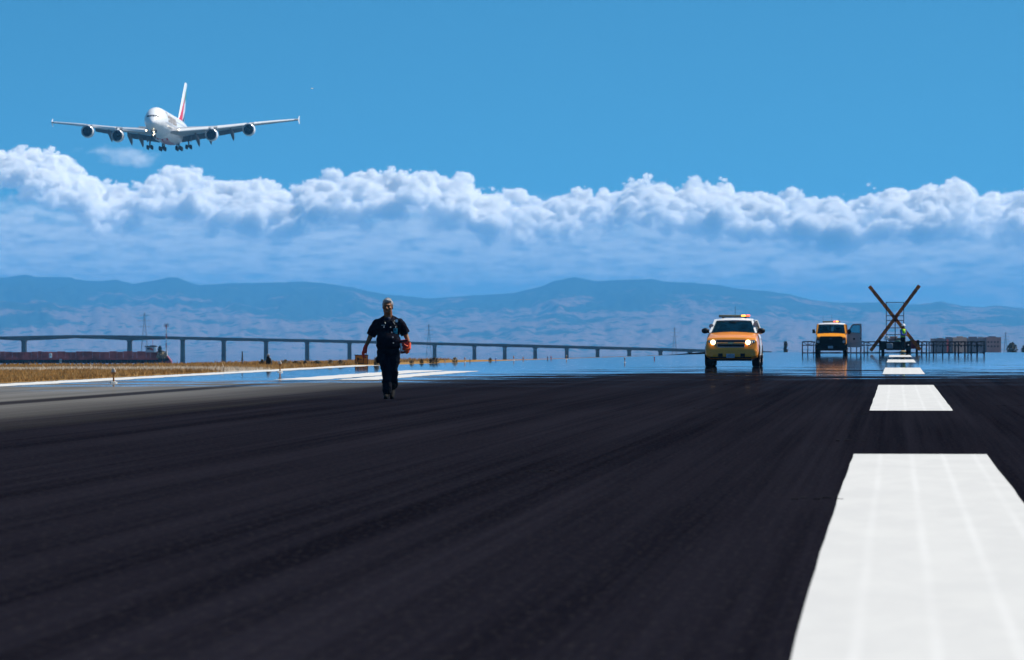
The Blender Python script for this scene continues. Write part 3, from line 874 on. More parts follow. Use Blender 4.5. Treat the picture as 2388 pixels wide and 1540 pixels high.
            for k in range(24):
                a = 2 * pi * k / 24; u = Vector((cos(a), 0, sin(a))); v_ = Vector((-sin(a), 0, cos(a)))
                b0 = Vector((cx, yo + 1.08, zo)); mb.add([b0 + u * .45 - v_ * .05, b0 + u * 1.54 - v_ * .14, b0 + u * 1.54 + v_ * .05 + Vector((0, -.1, 0)), b0 + u * .45 + v_ * .03 + Vector((0, -.08, 0))], [(0, 1, 2, 3)])
            mb.build('spinner', M['fan'], eng)
            mb = MB(); mb.lathe([(5.4, 1.10), (6.6, .85), (7.6, .55), (8.2, .1)], (cx, yo, zo), n=24); mb.build('exhaust', M['wingdark'], eng)
            mb = MB(); mb.loft([[(cx - .22, yo + 1.4, zo + 1.9), (cx + .22, yo + 1.4, zo + 1.9), (cx + .22, yo + 6.2, zo + 1.2), (cx - .22, yo + 6.2, zo + 1.2)],
                                [(cx - .2, yo + 3.4, z + .18), (cx + .2, yo + 3.4, z + .18), (cx + .2, yo + 8.0, z - .15), (cx - .2, yo + 8.0, z - .15)]]); mb.build('pylon', M['white'], eng)
        # landing lamp at the wing root
        mb = MB(); mb.ell((side * 5.3, np.interp(5.3, wx, wy) - .22, np.interp(5.3, wx, wz) + .02), (.22, .12, .34), 10, 8); mb.build('landing_lamp', M['lamp'], wing)
        # tailplane
        mb = MB(); mb.loft([[(side * x, y + a * c, z + b * c * .9) for a, b in AF] for x, y, c, z in ((.5, 60.0, 8.5, 1.9), (15.2, 69.8, 3.0, 3.4))]); mb.build('tailplane', M['wing'], root, ang=30)
        # main gear: inner body gear with six tyres, outer wing gear with four
        for x, y, nrow, zt in ((6.2, 36.2, 2, -2.6), (2.65, 39.4, 3, -4.6)):
            zw = -6.15 if nrow == 2 else -6.35
            mb = MB(); mb.tube([(side * x, y, zt), (side * x, y, zw)], .24, 10); mb.tube([(side * (x - .9), y - .2, zt), (side * x, y, zw + 1.1)], .11, 8)
            mb.tube([(side * x, y - 1.1 * (nrow - 1), zw), (side * x, y + 1.1 * (nrow - 1), zw)], .18, 8)
            for k in range(nrow): mb.tube([(side * x - .65, y + (k - (nrow - 1) / 2) * 1.75, zw), (side * x + .65, y + (k - (nrow - 1) / 2) * 1.75, zw)], .12, 8)
            gear = mb.build('landing_gear', M['wingdark'], root)
            for k in range(nrow):
                for sx in (-1, 1):
                    mb = MB(); mb.lathe([(-.26, .42), (-.25, .60), (-.15, .70), (.15, .70), (.25, .60), (.26, .42), (.1, .3), (-.1, .3)], (side * x + sx * .66, y + (k - (nrow - 1) / 2) * 1.75, zw), 'X', 20, True); mb.build('tyre', M['rubber'], gear)
            mb = MB(); mb.box((side * (x + (.75 if nrow == 2 else -.62)), y - .3, zt - .9), (.08, 2.6, 1.9)); mb.build('gear_door', M['wingdark'], gear)
    # nose gear
    mb = MB(); mb.tube([(0, 4.9, -3.4), (0, 4.6, -5.6)], .2, 10); mb.tube([(0, 6.3, -3.4), (0, 4.7, -4.9)], .1, 8); mb.tube([(-.5, 4.6, -5.6), (.5, 4.6, -5.6)], .12, 8)
    gear = mb.build('nose_gear', M['wingdark'], root)
    for sx in (-1, 1):
        mb = MB(); mb.lathe([(-.2, .38), (-.19, .55), (-.1, .62), (.1, .62), (.19, .55), (.2, .38)], (sx * .48, 4.6, -5.6), 'X', 20, True); mb.build('tyre', M['rubber'], gear)
        mb = MB(); mb.box((sx * .75, 4.6, -3.85), (.06, 2.4, .9)); mb.build('gear_door', M['dark'], gear)
    for x, z, r in ((.02, -4.1, .12), (.26, -4.75, .10), (.0, -5.0, .13)):
        mb = MB(); mb.ell((x, 4.25, z), (r, .1, r * 1.2), 10, 8); mb.build('landing_lamp', M['lamp'], gear)
    # fin with the four-coloured flag swept over it
    FIN = [(3.6, 52.5, 14.5), (5.0, 55.2, 12.8), (8, 58.6, 10.9), (12, 63.1, 8.3), (16, 67.6, 5.8), (17.6, 69.5, 4.7)]
    fz, fy, fc = (np.array(k) for k in zip(*FIN))
    mb = MB(); nz_, na = 44, 26
    def flag(z, a):
        """paint at height z and chord fraction a"""
        h_ = (z - 3.6) / 14.0; a = (.168 * a + .082 * sqrt(a) * (1 - a)) / .170   # as one sees it from ahead
        al = .10 + .80 * h_; ar = .66 + .10 * h_
        if h_ < .80 and al < a < ar: return 1
        left = ar if h_ < .78 else .74 + (h_ - .78) / .16 * .26
        if h_ > .43 and left <= a < .66 + (h_ - .43) * 1.6: return 2
        if h_ < .33 and max(ar, .62 + 1.15 * h_) <= a < .93 + .3 * h_: return 3
        return 0
    zs = np.linspace(3.4, 17.6, nz_)
    for side in (1, -1):
        for i in range(nz_ - 1):
            for j in range(na - 1):
                q = []
                for ii, jj in ((i, j), (i, j + 1), (i + 1, j + 1), (i + 1, j)):
                    z = zs[ii]; a = (jj / (na - 1)) ** 1.3; y, c = np.interp(z, fz, fy), np.interp(z, fz, fc)
                    tk = .034 * c * (2.4 * sqrt(max(a, 0)) * (1 - a) + .01); q.append((side * tk, y + a * c, z))
                zm = (zs[i] + zs[i + 1]) / 2; am = (((j + .5) / (na - 1)) ** 1.3)
                mb.mat(flag(zm, am)); mb.add(q, [(0, 1, 2, 3)])
    mb.mat(0); y, c = 69.5, 4.7
    mb.loft([[(s_ * .034 * c * (2.4 * sqrt(a) * (1 - a) + .01), y + a * c, 17.6 + dz) for s_, a in ((1, 0), (1, .1), (1, .4), (1, .8), (1, 1), (-1, 1), (-1, .8), (-1, .4), (-1, .1))] for dz in (0, .05)])
    mb.build('tail_fin', [M['planewhite'], M['red'], M['green'], M['navy']], root, ang=60)
    return root
airliner()

# ================================================================== VEHICLES
def wheel(parent, x, y, r, wdt, sgn):
    mb = MB(); mb.lathe([(-wdt / 2, r * .62), (-wdt / 2, r * .9), (-wdt * .36, r), (wdt * .36, r), (wdt / 2, r * .9), (wdt / 2, r * .62)], (x, y, r), 'X', 28, True)
    ty = mb.build('wheel', M['rubber'], parent)
    mb = MB(); o = sgn * (wdt / 2 + .004)
    mb.lathe([(o, r * .62), (o - sgn * .03, r * .56), (o - sgn * .05, r * .2), (o + sgn * .01, r * .14), (o + sgn * .01, .005)], (x, y, r), 'X', 24)
    mb.build('rim', M['rim'], ty)
    return ty
def arch(parent, x, y, r, sgn):
    mb = MB(); mb.lathe([(0, .02), (0, r)], (x, y, r * .86), 'X', 30); mb.build('wheel_arch', M['black'], parent)
def lightbar(parent, y, z, w_, lit_x, name='light_bar'):
    mb = MB(); mb.box((0, y, z - .022), (w_, .30, .03)); mb.box((-w_ * .36, y, z - .055), (.07, .12, .05)); mb.box((w_ * .36, y, z - .055), (.07, .12, .05))
    b = mb.build(name, M['black'], parent, smooth=False)
    mb = MB(); mb.box((0, y, z + .03), (w_ - .01, .27, .065)); mb.build('beacon_cover', M['smoked'], b, bevel=.015)
    for x, wd, m in lit_x:
        mb = MB(); mb.box((x, y - .125, z + .032), (wd, .05, .055)); mb.build('beacon', m, b, bevel=.012)
    return b
def quad_panel(mb, pts, d):
    """thin slab on a quad, thickness d along its normal"""
    p = [Vector(q) for q in pts]; n = (p[1] - p[0]).cross(p[2] - p[0]).normalized() * d
    mb.loft([p, [q + n for q in p]])

def suv():
    loc = P(1706, 855.9, 168); 
    root = thing('suv', 'yellow and white airport SUV with both headlamps lit, nearest vehicle on the runway', 'car', (loc.x + 2.8 * sin(RUN), loc.y + 2.8 * cos(RUN), 0), -RUN)
    def ring(y, hb, hm, ht, zb, zm, zt, cr):
        R = [(0, zb), (hb * .85, zb), (hb, zb + .07), (hm, zm - .08), (hm, zm + .1), (ht + (hm - ht) * .45, zt - .16), (ht, zt - .04), (ht * .93, zt), (ht * .5, zt + cr * .7), (0, zt + cr)]
        return [(x, y, z) for x, z in R] + [(-x, y, z) for x, z in R[-2:0:-1]]
    mb = MB()
    mb.loft([ring(*a) for a in ((-2.80, .60, .70, .66, .33, .46, .63, 0), (-2.79, .80, .88, .84, .31, .48, .66, .0), (-2.74, .86, .94, .90, .29, .50, .72, .0), (-2.66, .90, .965, .92, .28, .55, .98, .01), (-2.58, .92, .975, .91, .28, .58, 1.06, .02), (-2.3, .94, .985, .90, .28, .60, 1.12, .035), (-1.8, .95, .99, .88, .27, .62, 1.18, .05),
                              (-1.32, .95, .995, .87, .27, .62, 1.245, .05), (-1.2, .95, .995, .90, .27, .62, 1.22, .0), (0, .95, .995, .905, .27, .62, 1.225, 0), (2.3, .95, .99, .90, .28, .62, 1.23, 0), (2.7, .93, .97, .88, .32, .62, 1.22, 0), (2.78, .86, .9, .82, .38, .62, 1.18, 0))])
    body = mb.build('body', M['yellow'], root, ang=32, bevel=.012)
    # white doors
    for s in (1, -1):
        for y0, y1 in ((-1.05, -.02), (.03, .98)):
            mb = MB(); mb.loft([[(s * .997, y0, .50), (s * .997, y1, .50), (s * 1.0, y1, .72), (s * 1.0, y0, .72)], [(s * 1.0, y0, .72), (s * 1.0, y1, .72), (s * .955, y1, 1.10), (s * .955, y0, 1.10)]], cap=False, closed=False)
            mb = MB()
            for za, xa, zb_, xb in ((.42, .985, .72, 1.002), (.72, 1.002, 1.06, .968), (1.06, .968, 1.20, .918)): quad_panel(mb, [(s * xa, y0, za), (s * xa, y1, za), (s * xb, y1, zb_), (s * xb, y0, zb_)], .006 * s)
            d = mb.build('door', M['white'], root)
            mb = MB(); mb.box((s * .985, y1 - .16, 1.02), (.05, .2, .035)); mb.build('door_handle', M['chrome'], d)
    # greenhouse: pillars, roof, panes
    B = dict(fb=(.86, -1.27, 1.25), ft=(.68, -.48, 1.72), bt=(.68, 2.45, 1.72), bb=(.86, 2.70, 1.22))
    for s in (1, -1):
        for p0, p1, w_, d_ in (((s * .85, -1.26, 1.23), (s * .675, -.46, 1.73), .075, .07), ((s * .87, .02, 1.22), (s * .69, .04, 1.73), .10, .05), ((s * .87, 1.0, 1.22), (s * .69, 1.02, 1.73), .10, .05), ((s * .86, 2.62, 1.22), (s * .68, 2.40, 1.73), .30, .06)):
            mb = MB(); mb.bar(p0, p1, w_, d_); mb.build('pillar', M['white'], root, smooth=False)
    mb = MB()
    rr = []
    for y, w_, z0, z1, cr in ((-.56, .62, 1.70, 1.715, .02), (-.44, .69, 1.69, 1.755, .03), (-.1, .70, 1.69, 1.775, .04), (1.2, .70, 1.69, 1.785, .04), (2.4, .69, 1.69, 1.77, .03), (2.52, .64, 1.70, 1.74, .01)):
        R = [(0, z0), (w_, z0), (w_ + .01, (z0 + z1) / 2), (w_ * .95, z1), (w_ * .5, z1 + cr * .8), (0, z1 + cr)]
        rr.append([(x, y, z) for x, z in R] + [(-x, y, z) for x, z in R[-2:0:-1]])
    mb.loft(rr); mb.build('roof', M['white'], root, ang=40)
    mb = MB(); quad_panel(mb, [(-.83, -1.25, 1.25), (.83, -1.25, 1.25), (.66, -.50, 1.705), (-.66, -.50, 1.705)], .006); ws = mb.build('windscreen', M['glass'], root, smooth=False)
    mb = MB(); quad_panel(mb, [(-.80, 2.62, 1.26), (.80, 2.62, 1.26), (.62, 2.48, 1.68), (-.62, 2.48, 1.68)], .006); mb.build('rear_window', M['glass'], root, smooth=False)
    for s in (1, -1):
        for y0, y1, y2, y3 in ((-1.02, -.03, -.03, -.38), (.08, .96, .96, .08), (1.06, 2.42, 2.32, 1.06)):
            mb = MB(); quad_panel(mb, [(s * .862, y0, 1.25), (s * .862, y1, 1.25), (s * .70, y2, 1.69), (s * .70, y3, 1.69)], .006); mb.build('side_window', M['glass'], root, smooth=False)
    for s in (1, -1):
        mb = MB(); mb.tube([(s * .02 + .3 * s, -1.275, 1.262), (s * .05, -1.235, 1.285)], .012, 6); mb.tube([(s * .30, -1.275, 1.262), (s * .62 - .4, -1.24, 1.28)], .01, 6); mb.build('wiper', M['black'], root)
    # interior
    mb = MB(); mb.box((0, -.95, 1.21), (1.5, .5, .10)); mb.build('dashboard', M['seat'], root, bevel=.03)
    for x in (-.40, .40):
        mb = MB(); mb.box((x, -.05, 1.20), (.50, .16, .46)); mb.box((x, -.02, 1.50), (.27, .10, .17)); mb.build('seat', M['seat'], root, bevel=.05)
    mb = MB(); mb.box((0, 1.1, 1.16), (1.3, .16, .36)); mb.box((0, 2.0, 1.14), (1.3, .14, .3)); mb.build('rear_seat', M['seat'], root, bevel=.04)
    mb = MB(); mb.box((-.03, -.62, 1.63), (.24, .04, .07)); mb.build('inside_mirror', M['black'], root, bevel=.015)
    mb = MB(); mb.tube([(.40 + .17 * cos(a), -.66 + .08 * sin(a), 1.25 + .16 * sin(a)) for a in np.linspace(0, 2 * pi, 17)], .016, 6); mb.build('steering_wheel', M['black'], root)
    # face: grille, lamps, bumper details
    mb = MB(); mb.prism([(-.545, .985), (-.54, .905), (.49, .905), (.495, .985)], .02, (0, -2.665, 0)); mb.prism([(-.53, .835), (-.50, .735), (.46, .735), (.49, .835)], .02, (0, -2.735, 0))
    gr = mb.build('grille', M['black'], root, smooth=False)
    mb = MB()
    for z0, z1, y, hw in ((.985, .998, -2.66, .56), (.722, .735, -2.735, .50)): mb.box((-.025, y - .012, (z0 + z1) / 2), (hw * 2, .03, z1 - z0))
    mb.bar((-.565, -2.675, .99), (-.515, -2.755, .73), .012, .02); mb.bar((.515, -2.675, .99), (.465, -2.755, .73), .012, .02)
    mb.box((-.025, -2.715, .908), (1.05, .02, .008)); mb.box((-.025, -2.735, .838), (1.04, .02, .008)); mb.build('grille_trim', M['chrome'], gr, smooth=False)
    mb = MB(); mb.box((-.025, -2.715, .872), (1.03, .05, .058)); mb.build('grille_bar', M['yellow'], gr, bevel=.01)
    mb = MB(); mb.prism([(-.105, .025), (-.035, .025), (-.035, .034), (.035, .034), (.035, .025), (.105, .025), (.09, -.02), (.035, -.02), (.035, -.032), (-.035, -.032), (-.035, -.02), (-.09, -.02)], .014, (-.03, -2.742, .875)); em = mb.build('emblem', M['gold'], gr, smooth=False)
    mb = MB(); 
    mb.tube([(-.03 + x, -2.757, .875 + z) for x, z in ((-.105, .025), (-.035, .025), (-.035, .034), (.035, .034), (.035, .025), (.105, .025), (.09, -.02), (.035, -.02), (.035, -.032), (-.035, -.032), (-.035, -.02), (-.09, -.02), (-.105, .025))], .006, 5); mb.build('emblem_rim', M['chrome'], em)
    for s, litx in ((-1, -.685), (1, .60)):
        mb = MB(); mb.loft([[(s * .585, -2.72, .985), (s * .86, -2.66, .99), (s * .875, -2.63, .80), (s * .60, -2.75, .785)], [(s * .585, -2.60, .985), (s * .86, -2.5, .99), (s * .875, -2.5, .80), (s * .60, -2.6, .785)]])
        hl_ = mb.build('headlight', M['lens'], root, smooth=False)
        mb = MB(); mb.ell((litx, -2.735, .905), (.085, .035, .085), 16, 10); mb.build('lit_lamp', M['lit'], hl_)
        mb = MB(); mb.ell((s * .80, -2.68, .91), (.055, .03, .055), 14, 8); mb.build('reflector', M['chrome'], hl_)
        mb = MB(); mb.lathe([(0, .085), (.03, .07), (.05, .03), (.05, .002)], (s * .755, -2.80, .44), 'Y', 18); mb.build('fog_lamp', M['dark'], root)
        mb = MB(); mb.box((s * .41, -2.805, .435), (.165, .02, .12)); mb.build('tow_hook_opening', M['black'], root, bevel=.006)
        # mirrors and spot lamps
        mb = MB(); mb.ell((s * 1.04, -.95, 1.33), (.145, .10, .105), 16, 10); mb.bar((s * .86, -.92, 1.26), (s * 1.0, -.94, 1.27), .07, .05)
        mr = mb.build('wing_mirror', M['black'], root)
        mb = MB(); quad_panel(mb, [(s * .92, -.86, 1.26), (s * 1.16, -.86, 1.26), (s * 1.16, -.86, 1.40), (s * .92, -.86, 1.40)], .004); mb.build('mirror_glass', M['chrome'], mr)
        mb = MB(); mb.lathe([(-.09, .075), (-.06, .085), (.04, .07), (.08, .02)], (s * .82, -.82, 1.565 - (0 if s > 0 else .06)), 'Y', 18, True); mb.tube([(s * .78, -.8, 1.45), (s * .82, -.82, 1.5)], .015, 6)
        sp_ = mb.build('spot_lamp', M['black'], root)
        mb = MB(); mb.lathe([(-.094, .074), (-.094, .002)], (s * .82, -.82, 1.565 - (0 if s > 0 else .06)), 'Y', 18); mb.build('spot_lens', M['greybox'], sp_)
        for y in (-1.75, 1.75):
            arch(root, s * .998, y, .46, s); wheel(root, s * .87, y, .40, .29, s)
        mb = MB(); mb.box((s * .72, 2.79, .95), (.16, .03, .3)); mb.build('tail_light', M['red'], root, bevel=.01)
    mb = MB(); mb.box((-.025, -2.80, .345), (1.5, .03, .05)); mb.box((0, -2.45, .27), (1.45, .5, .10)); mb.build('lower_valance', M['black'], root)
    mb = MB(); mb.box((-.04, -2.815, .405), (.305, .012, .152)); pl = mb.build('licence_plate', M['plate'], root, bevel=.006)
    mb = MB(); lettering(mb, '1475143', .072, (-.04, -2.823, .395)); lettering(mb, 'CALIFORNIA', .026, (-.04, -2.823, .462)); mb.build('plate_lettering', M['ink'], pl, smooth=False)
    lightbar(root, .05, 1.865, 1.15, ((.35, .16, M['litamber']), (.52, .13, M['litred'])))
    mb = MB(); mb.tube([(0, 1.0, 1.78), (0, 1.03, 2.25)], [.008, .004], 6); mb.build('antenna', M['black'], root)
    mb = MB(); mb.ell((.62, -.90, 1.285), (.11, .08, .03), 10, 6); mb.ell((.56, -.93, 1.30), (.05, .04, .03), 8, 5); mb.ell((.69, -.9, 1.295), (.05, .05, .025), 8, 5)
    v_ = mb.build('safety_vest', M['hivis']); v_.location = root.location; v_.rotation_euler = (0, 0, -RUN)
    tag(v_, 'crumpled lime safety vest on the dashboard of the nearer yellow vehicle', 'vest')
    return root
suv()

def van():
    Yv = 285.0; loc = P(1938, HZ + FPX * EYE / Yv, Yv)
    root = thing('van', 'amber airport van with black bumper, flashing roof lights and its driver door wide open', 'van', (loc.x + 2.75 * sin(RUN), loc.y + 2.75 * cos(RUN), 0), -RUN)
    def ring(y, hb, hm, ht, zb, zm, zt, cr):
        R = [(0, zb), (hb * .88, zb), (hb, zb + .06), (hm, zm - .1), (hm, zm + .1), (ht + (hm - ht) * .35, zt - .14), (ht, zt - .04), (ht * .95, zt), (ht * .5, zt + cr * .7), (0, zt + cr)]
        return [(x, y, z) for x, z in R] + [(-x, y, z) for x, z in R[-2:0:-1]]
    mb = MB()
    mb.loft([ring(*a) for a in ((-2.72, .86, .90, .86, .32, .6, 1.06, .0), (-2.66, .92, .95, .90, .3, .62, 1.12, .02), (-2.3, .95, .98, .92, .3, .65, 1.20, .04), (-1.95, .96, .99, .92, .3, .65, 1.29, .04), (-1.85, .96, .99, .93, .3, .65, 1.27, 0), (2.6, .96, .99, .93, .3, .65, 1.28, 0), (2.72, .92, .95, .9, .34, .65, 1.24, 0))])
    mb.build('body', M['vanyellow'], root, ang=32, bevel=.012)
    # upper body: roof, pillars, panes
    mb = MB(); rr = []
    for y, w_, z0, z1, cr in ((-1.42, .78, 1.86, 1.875, .02), (-1.28, .83, 1.85, 1.92, .04), (-.8, .85, 1.84, 1.945, .05), (1.5, .85, 1.84, 1.955, .05), (2.5, .84, 1.84, 1.94, .04), (2.62, .80, 1.85, 1.90, .02)):
        R = [(0, z0), (w_, z0), (w_ + .012, (z0 + z1) / 2), (w_ * .95, z1), (w_ * .5, z1 + cr * .8), (0, z1 + cr)]
        rr.append([(x, y, z) for x, z in R] + [(-x, y, z) for x, z in R[-2:0:-1]])
    mb.loft(rr); mb.build('roof', M['white'], root, ang=40)
    for s in (1, -1):
        for p0, p1, w_, d_ in [((s * .915, -1.90, 1.26), (s * .82, -1.34, 1.87), .075, .08), ((s * .92, 2.58, 1.26), (s * .83, 2.5, 1.87), .2, .06)] + [((s * .93, y, 1.26), (s * .84, y, 1.87), .14, .05) for y in (-.78, .1, 1.3)]:
            mb = MB(); mb.bar(p0, p1, w_, d_); mb.build('pillar', M['vanyellow'], root, smooth=False)
    mb = MB(); quad_panel(mb, [(-.89, -1.90, 1.29), (.89, -1.90, 1.29), (.79, -1.38, 1.855), (-.79, -1.38, 1.855)], .006); mb.build('windscreen', M['glass'], root, smooth=False)
    for x in (-.43, .43):
        mb = MB(); quad_panel(mb, [(x - .38, 2.62, 1.32), (x + .38, 2.62, 1.32), (x + .33, 2.56, 1.82), (x - .33, 2.56, 1.82)], .006); mb.build('rear_window', M['glass'], root, smooth=False)
    for s in (1, -1):
        for y0, y1, yt in ((.17, 1.23, .17), (1.37, 2.45, 1.37)) + (((-1.7, -.85, -1.3),) if s < 0 else ()):
            mb = MB(); quad_panel(mb, [(s * .928, y0, 1.30), (s * .928, y1, 1.30), (s * .845, y1, 1.83), (s * .845, yt, 1.83)], .006); mb.build('side_window', M['glass'], root, smooth=False)
    mb = MB(); mb.box((0, -1.55, 1.24), (1.7, .5, .10)); mb.build('dashboard', M['seat'], root, bevel=.03)
    for x in (-.42, .42):
        mb = MB(); mb.box((x, -.75, 1.25), (.54, .16, .6)); mb.box((x, -.72, 1.64), (.28, .1, .2)); mb.build('seat', M['seat'], root, bevel=.05)
    mb = MB(); mb.box((-.08, .3, 1.55), (.10, .1, .62)); mb.box((0, .9, 1.2), (1.5, .2, .5)); mb.box((0, 2.3, 1.2), (1.6, .1, .2)); mb.build('partition_post', M['seat'], root)
    mb = MB(); mb.box((.0, -1.44, 1.77), (.24, .03, .07)); mb.build('inside_mirror', M['black'], root, bevel=.01)
    # front
    mb = MB(); mb.prism([(-.92, .93), (-.94, .64), (.94, .64), (.92, .93), (.72, .94), (.70, 1.10), (.55, 1.13), (-.58, 1.13), (-.70, 1.10), (-.72, .94)], .03, (0, -2.715, 0))
    for k in range(5): mb.box((0, -2.75, .76 + k * .075), (1.36, .02, .02))
    gr = mb.build('grille', M['black'], root, smooth=False)
    mb = MB(); mb.lathe([(-.012, .001), (-.012, 1.0), (.01, 1.0)], (0, 0, 0), 'Y', 24); mb.v = [(x * .105 - .02, y - 2.757, z * .045 + .985) for x, y, z in mb.v]; mb.build('emblem', M['ink'], gr)
    for s in (1, -1):
        mb = MB(); mb.box((s * .81, -2.745, .79), (.22, .05, .21)); hl_ = mb.build('headlight', M['black'], root, bevel=.01)
        mb = MB(); mb.box((s * .81, -2.772, .79), (.165, .015, .145)); mb.build('headlight_lens', M['lens'], hl_, bevel=.02)
        mb = MB(); mb.box((s * .815, -2.725, .98), (.19, .04, .13)); mb.build('indicator', M['xbrown'], root, bevel=.01)
        for y in (-1.85, 1.75): arch(root, s * .997, y, .44, s); wheel(root, s * .86, y, .38, .27, s)
        mb = MB(); mb.box((s * .86, 2.73, 1.1), (.12, .03, .36)); mb.build('tail_light', M['red'], root, bevel=.01)
    mb = MB(); rr = []
    for x in np.linspace(-1, 1, 9): rr.append([(x * .99, -2.78 + .12 * abs(x) ** 3 + dy, z) for dy, z in ((0, .36), (-.04, .42), (-.04, .60), (0, .66), (.16, .66), (.16, .36))])
    mb.loft(rr); mb.build('bumper', M['black'], root, ang=50)
    mb = MB(); mb.box((0, -2.66, .33), (1.75, .3, .20)); mb.build('lower_valance', M['black'], root)
    mb = MB(); mb.box((-.03, -2.835, .45), (.31, .012, .155)); pl = mb.build('licence_plate', M['plate'], root, bevel=.006)
    mb = MB(); mb.bar((-.92, -1.62, 1.38), (-1.02, -1.66, 1.40), .04, .05); mb.box((-1.10, -1.68, 1.44), (.17, .10, .25)); mb.build('wing_mirror', M['black'], root, bevel=.04)
    # the open driver's door, hinged at its front edge, its white outside, shade painted in, turned to the front
    hx, hy = .96, -1.80
    O = Vector((hx, hy, 0)); th = radians(4); ax = Vector((cos(th), sin(th), 0)); an = Vector((sin(th), -cos(th), 0))
    door = [(.02, .44), (.90, .44), (.935, .62), (.94, 1.75), (.92, 1.90), (.86, 1.92), (.42, 1.91), (.32, 1.86), (.02, 1.42)]
    win = [(.13, 1.36), (.13, 1.40), (.36, 1.79), (.42, 1.83), (.80, 1.84), (.83, 1.80), (.83, 1.34)]
    mb = MB()
    def strip(a, b_, c, d): mb.prism([a, b_, c, d], .06, O, ax, (0, 0, 1), an)
    strip((.02, .44), (.90, .44), (.935, .62), (.02, .62)); strip((.02, .62), (.935, .62), (.94, 1.34), (.02, 1.34))
    strip((.83, 1.34), (.94, 1.34), (.94, 1.75), (.83, 1.75)); mb.prism([(.83, 1.75), (.94, 1.75), (.92, 1.90), (.86, 1.92), (.80, 1.84)], .06, O, ax, (0, 0, 1), an)
    strip((.42, 1.83), (.80, 1.84), (.86, 1.92), (.42, 1.91)); strip((.36, 1.79), (.42, 1.83), (.42, 1.91), (.32, 1.86)); strip((.02, 1.34), (.13, 1.40), (.36, 1.79), (.32, 1.86)); mb.prism([(.02, 1.34), (.13, 1.34), (.13, 1.40)], .06, O, ax, (0, 0, 1), an)
    d = mb.build('door', M['doorshade'], root, smooth=False); d['label'] = 'white driver door standing wide open'
    mb = MB(); mb.prism(win, .012, O + an * .03, ax, (0, 0, 1), an); mb.build('door_window', M['tealglass'], d, smooth=False)
    mb = MB(); L = win + [win[0]]
    mb.tube([O + ax * x + Vector((0, 0, z)) + an * .055 for x, z in L], .014, 6, False); mb.build('window_seal', M['black'], d)
    q = lambda x, z, e=.066: O + ax * x + Vector((0, 0, z)) + an * e
    mb = MB(); mb.ell(q(.15, 1.42, .13), (.13, .08, .15), 14, 10); mb.build('wing_mirror', M['black'], d)
    mb = MB(); mb.box(q(.885, .99, .062), (.05, .03, .11)); mb.build('door_handle', M['black'], d, bevel=.01)
    mb = MB(); mb.lathe([(0, .001), (0, .065), (.008, .065)], q(.46, .965, .068), 'Y', 24); mb.build('door_emblem', M['signblack'], d)
    mb = MB()
    for k in range(9): mb.box(q(.33 + k * .031, .85 + .004 * (k % 2), .068), (.018, .004, .035))
    lettering(mb, 'SAFETY', .17, q(.47, .68), ax, (0, 0, 1), bold=.008)
    mb.build('door_lettering', M['greypaint'], d, smooth=False)
    lightbar(root, -.6, 2.03, 1.12, ((.20, .15, M['litred']), (.36, .14, M['litamber'])))
    mb = MB()
    for x, h in ((-.55, .45), (.45, .28), (0, .5)): mb.tube([(x, .4, 1.98), (x, .42, 1.98 + h)], [.008, .004], 6)
    mb.build('antenna', M['black'], root)
    return root
van()

# ================================================================== THE WALKING MAN
def surf(me_obj):
    me = me_obj.data
    return BVHTree.FromPolygons([v.co for v in me.vertices], [tuple(p.vertices) for p in me.polygons])
def on_front(bvh, x, z, off=.004):
    h = bvh.ray_cast(Vector((x, -2, z)), Vector((0, 1, 0)))
    return (h[0] + Vector((0, -off, 0)), h[1]) if h[0] else (Vector((x, -.2, z)), Vector((0, -1, 0)))

def hand(mb, wrist, pts_palm, fingers):
    """palm capsules and five finger chains"""
    for a, b, r0, r1 in pts_palm: mb.cap(a, r0, b, r1, 10)
    for ch, r in fingers:
        for i in range(len(ch) - 1): mb.cap(ch[i], r * (1 - .10 * i), ch[i + 1], r * (1 - .10 * (i + 1)), 9)

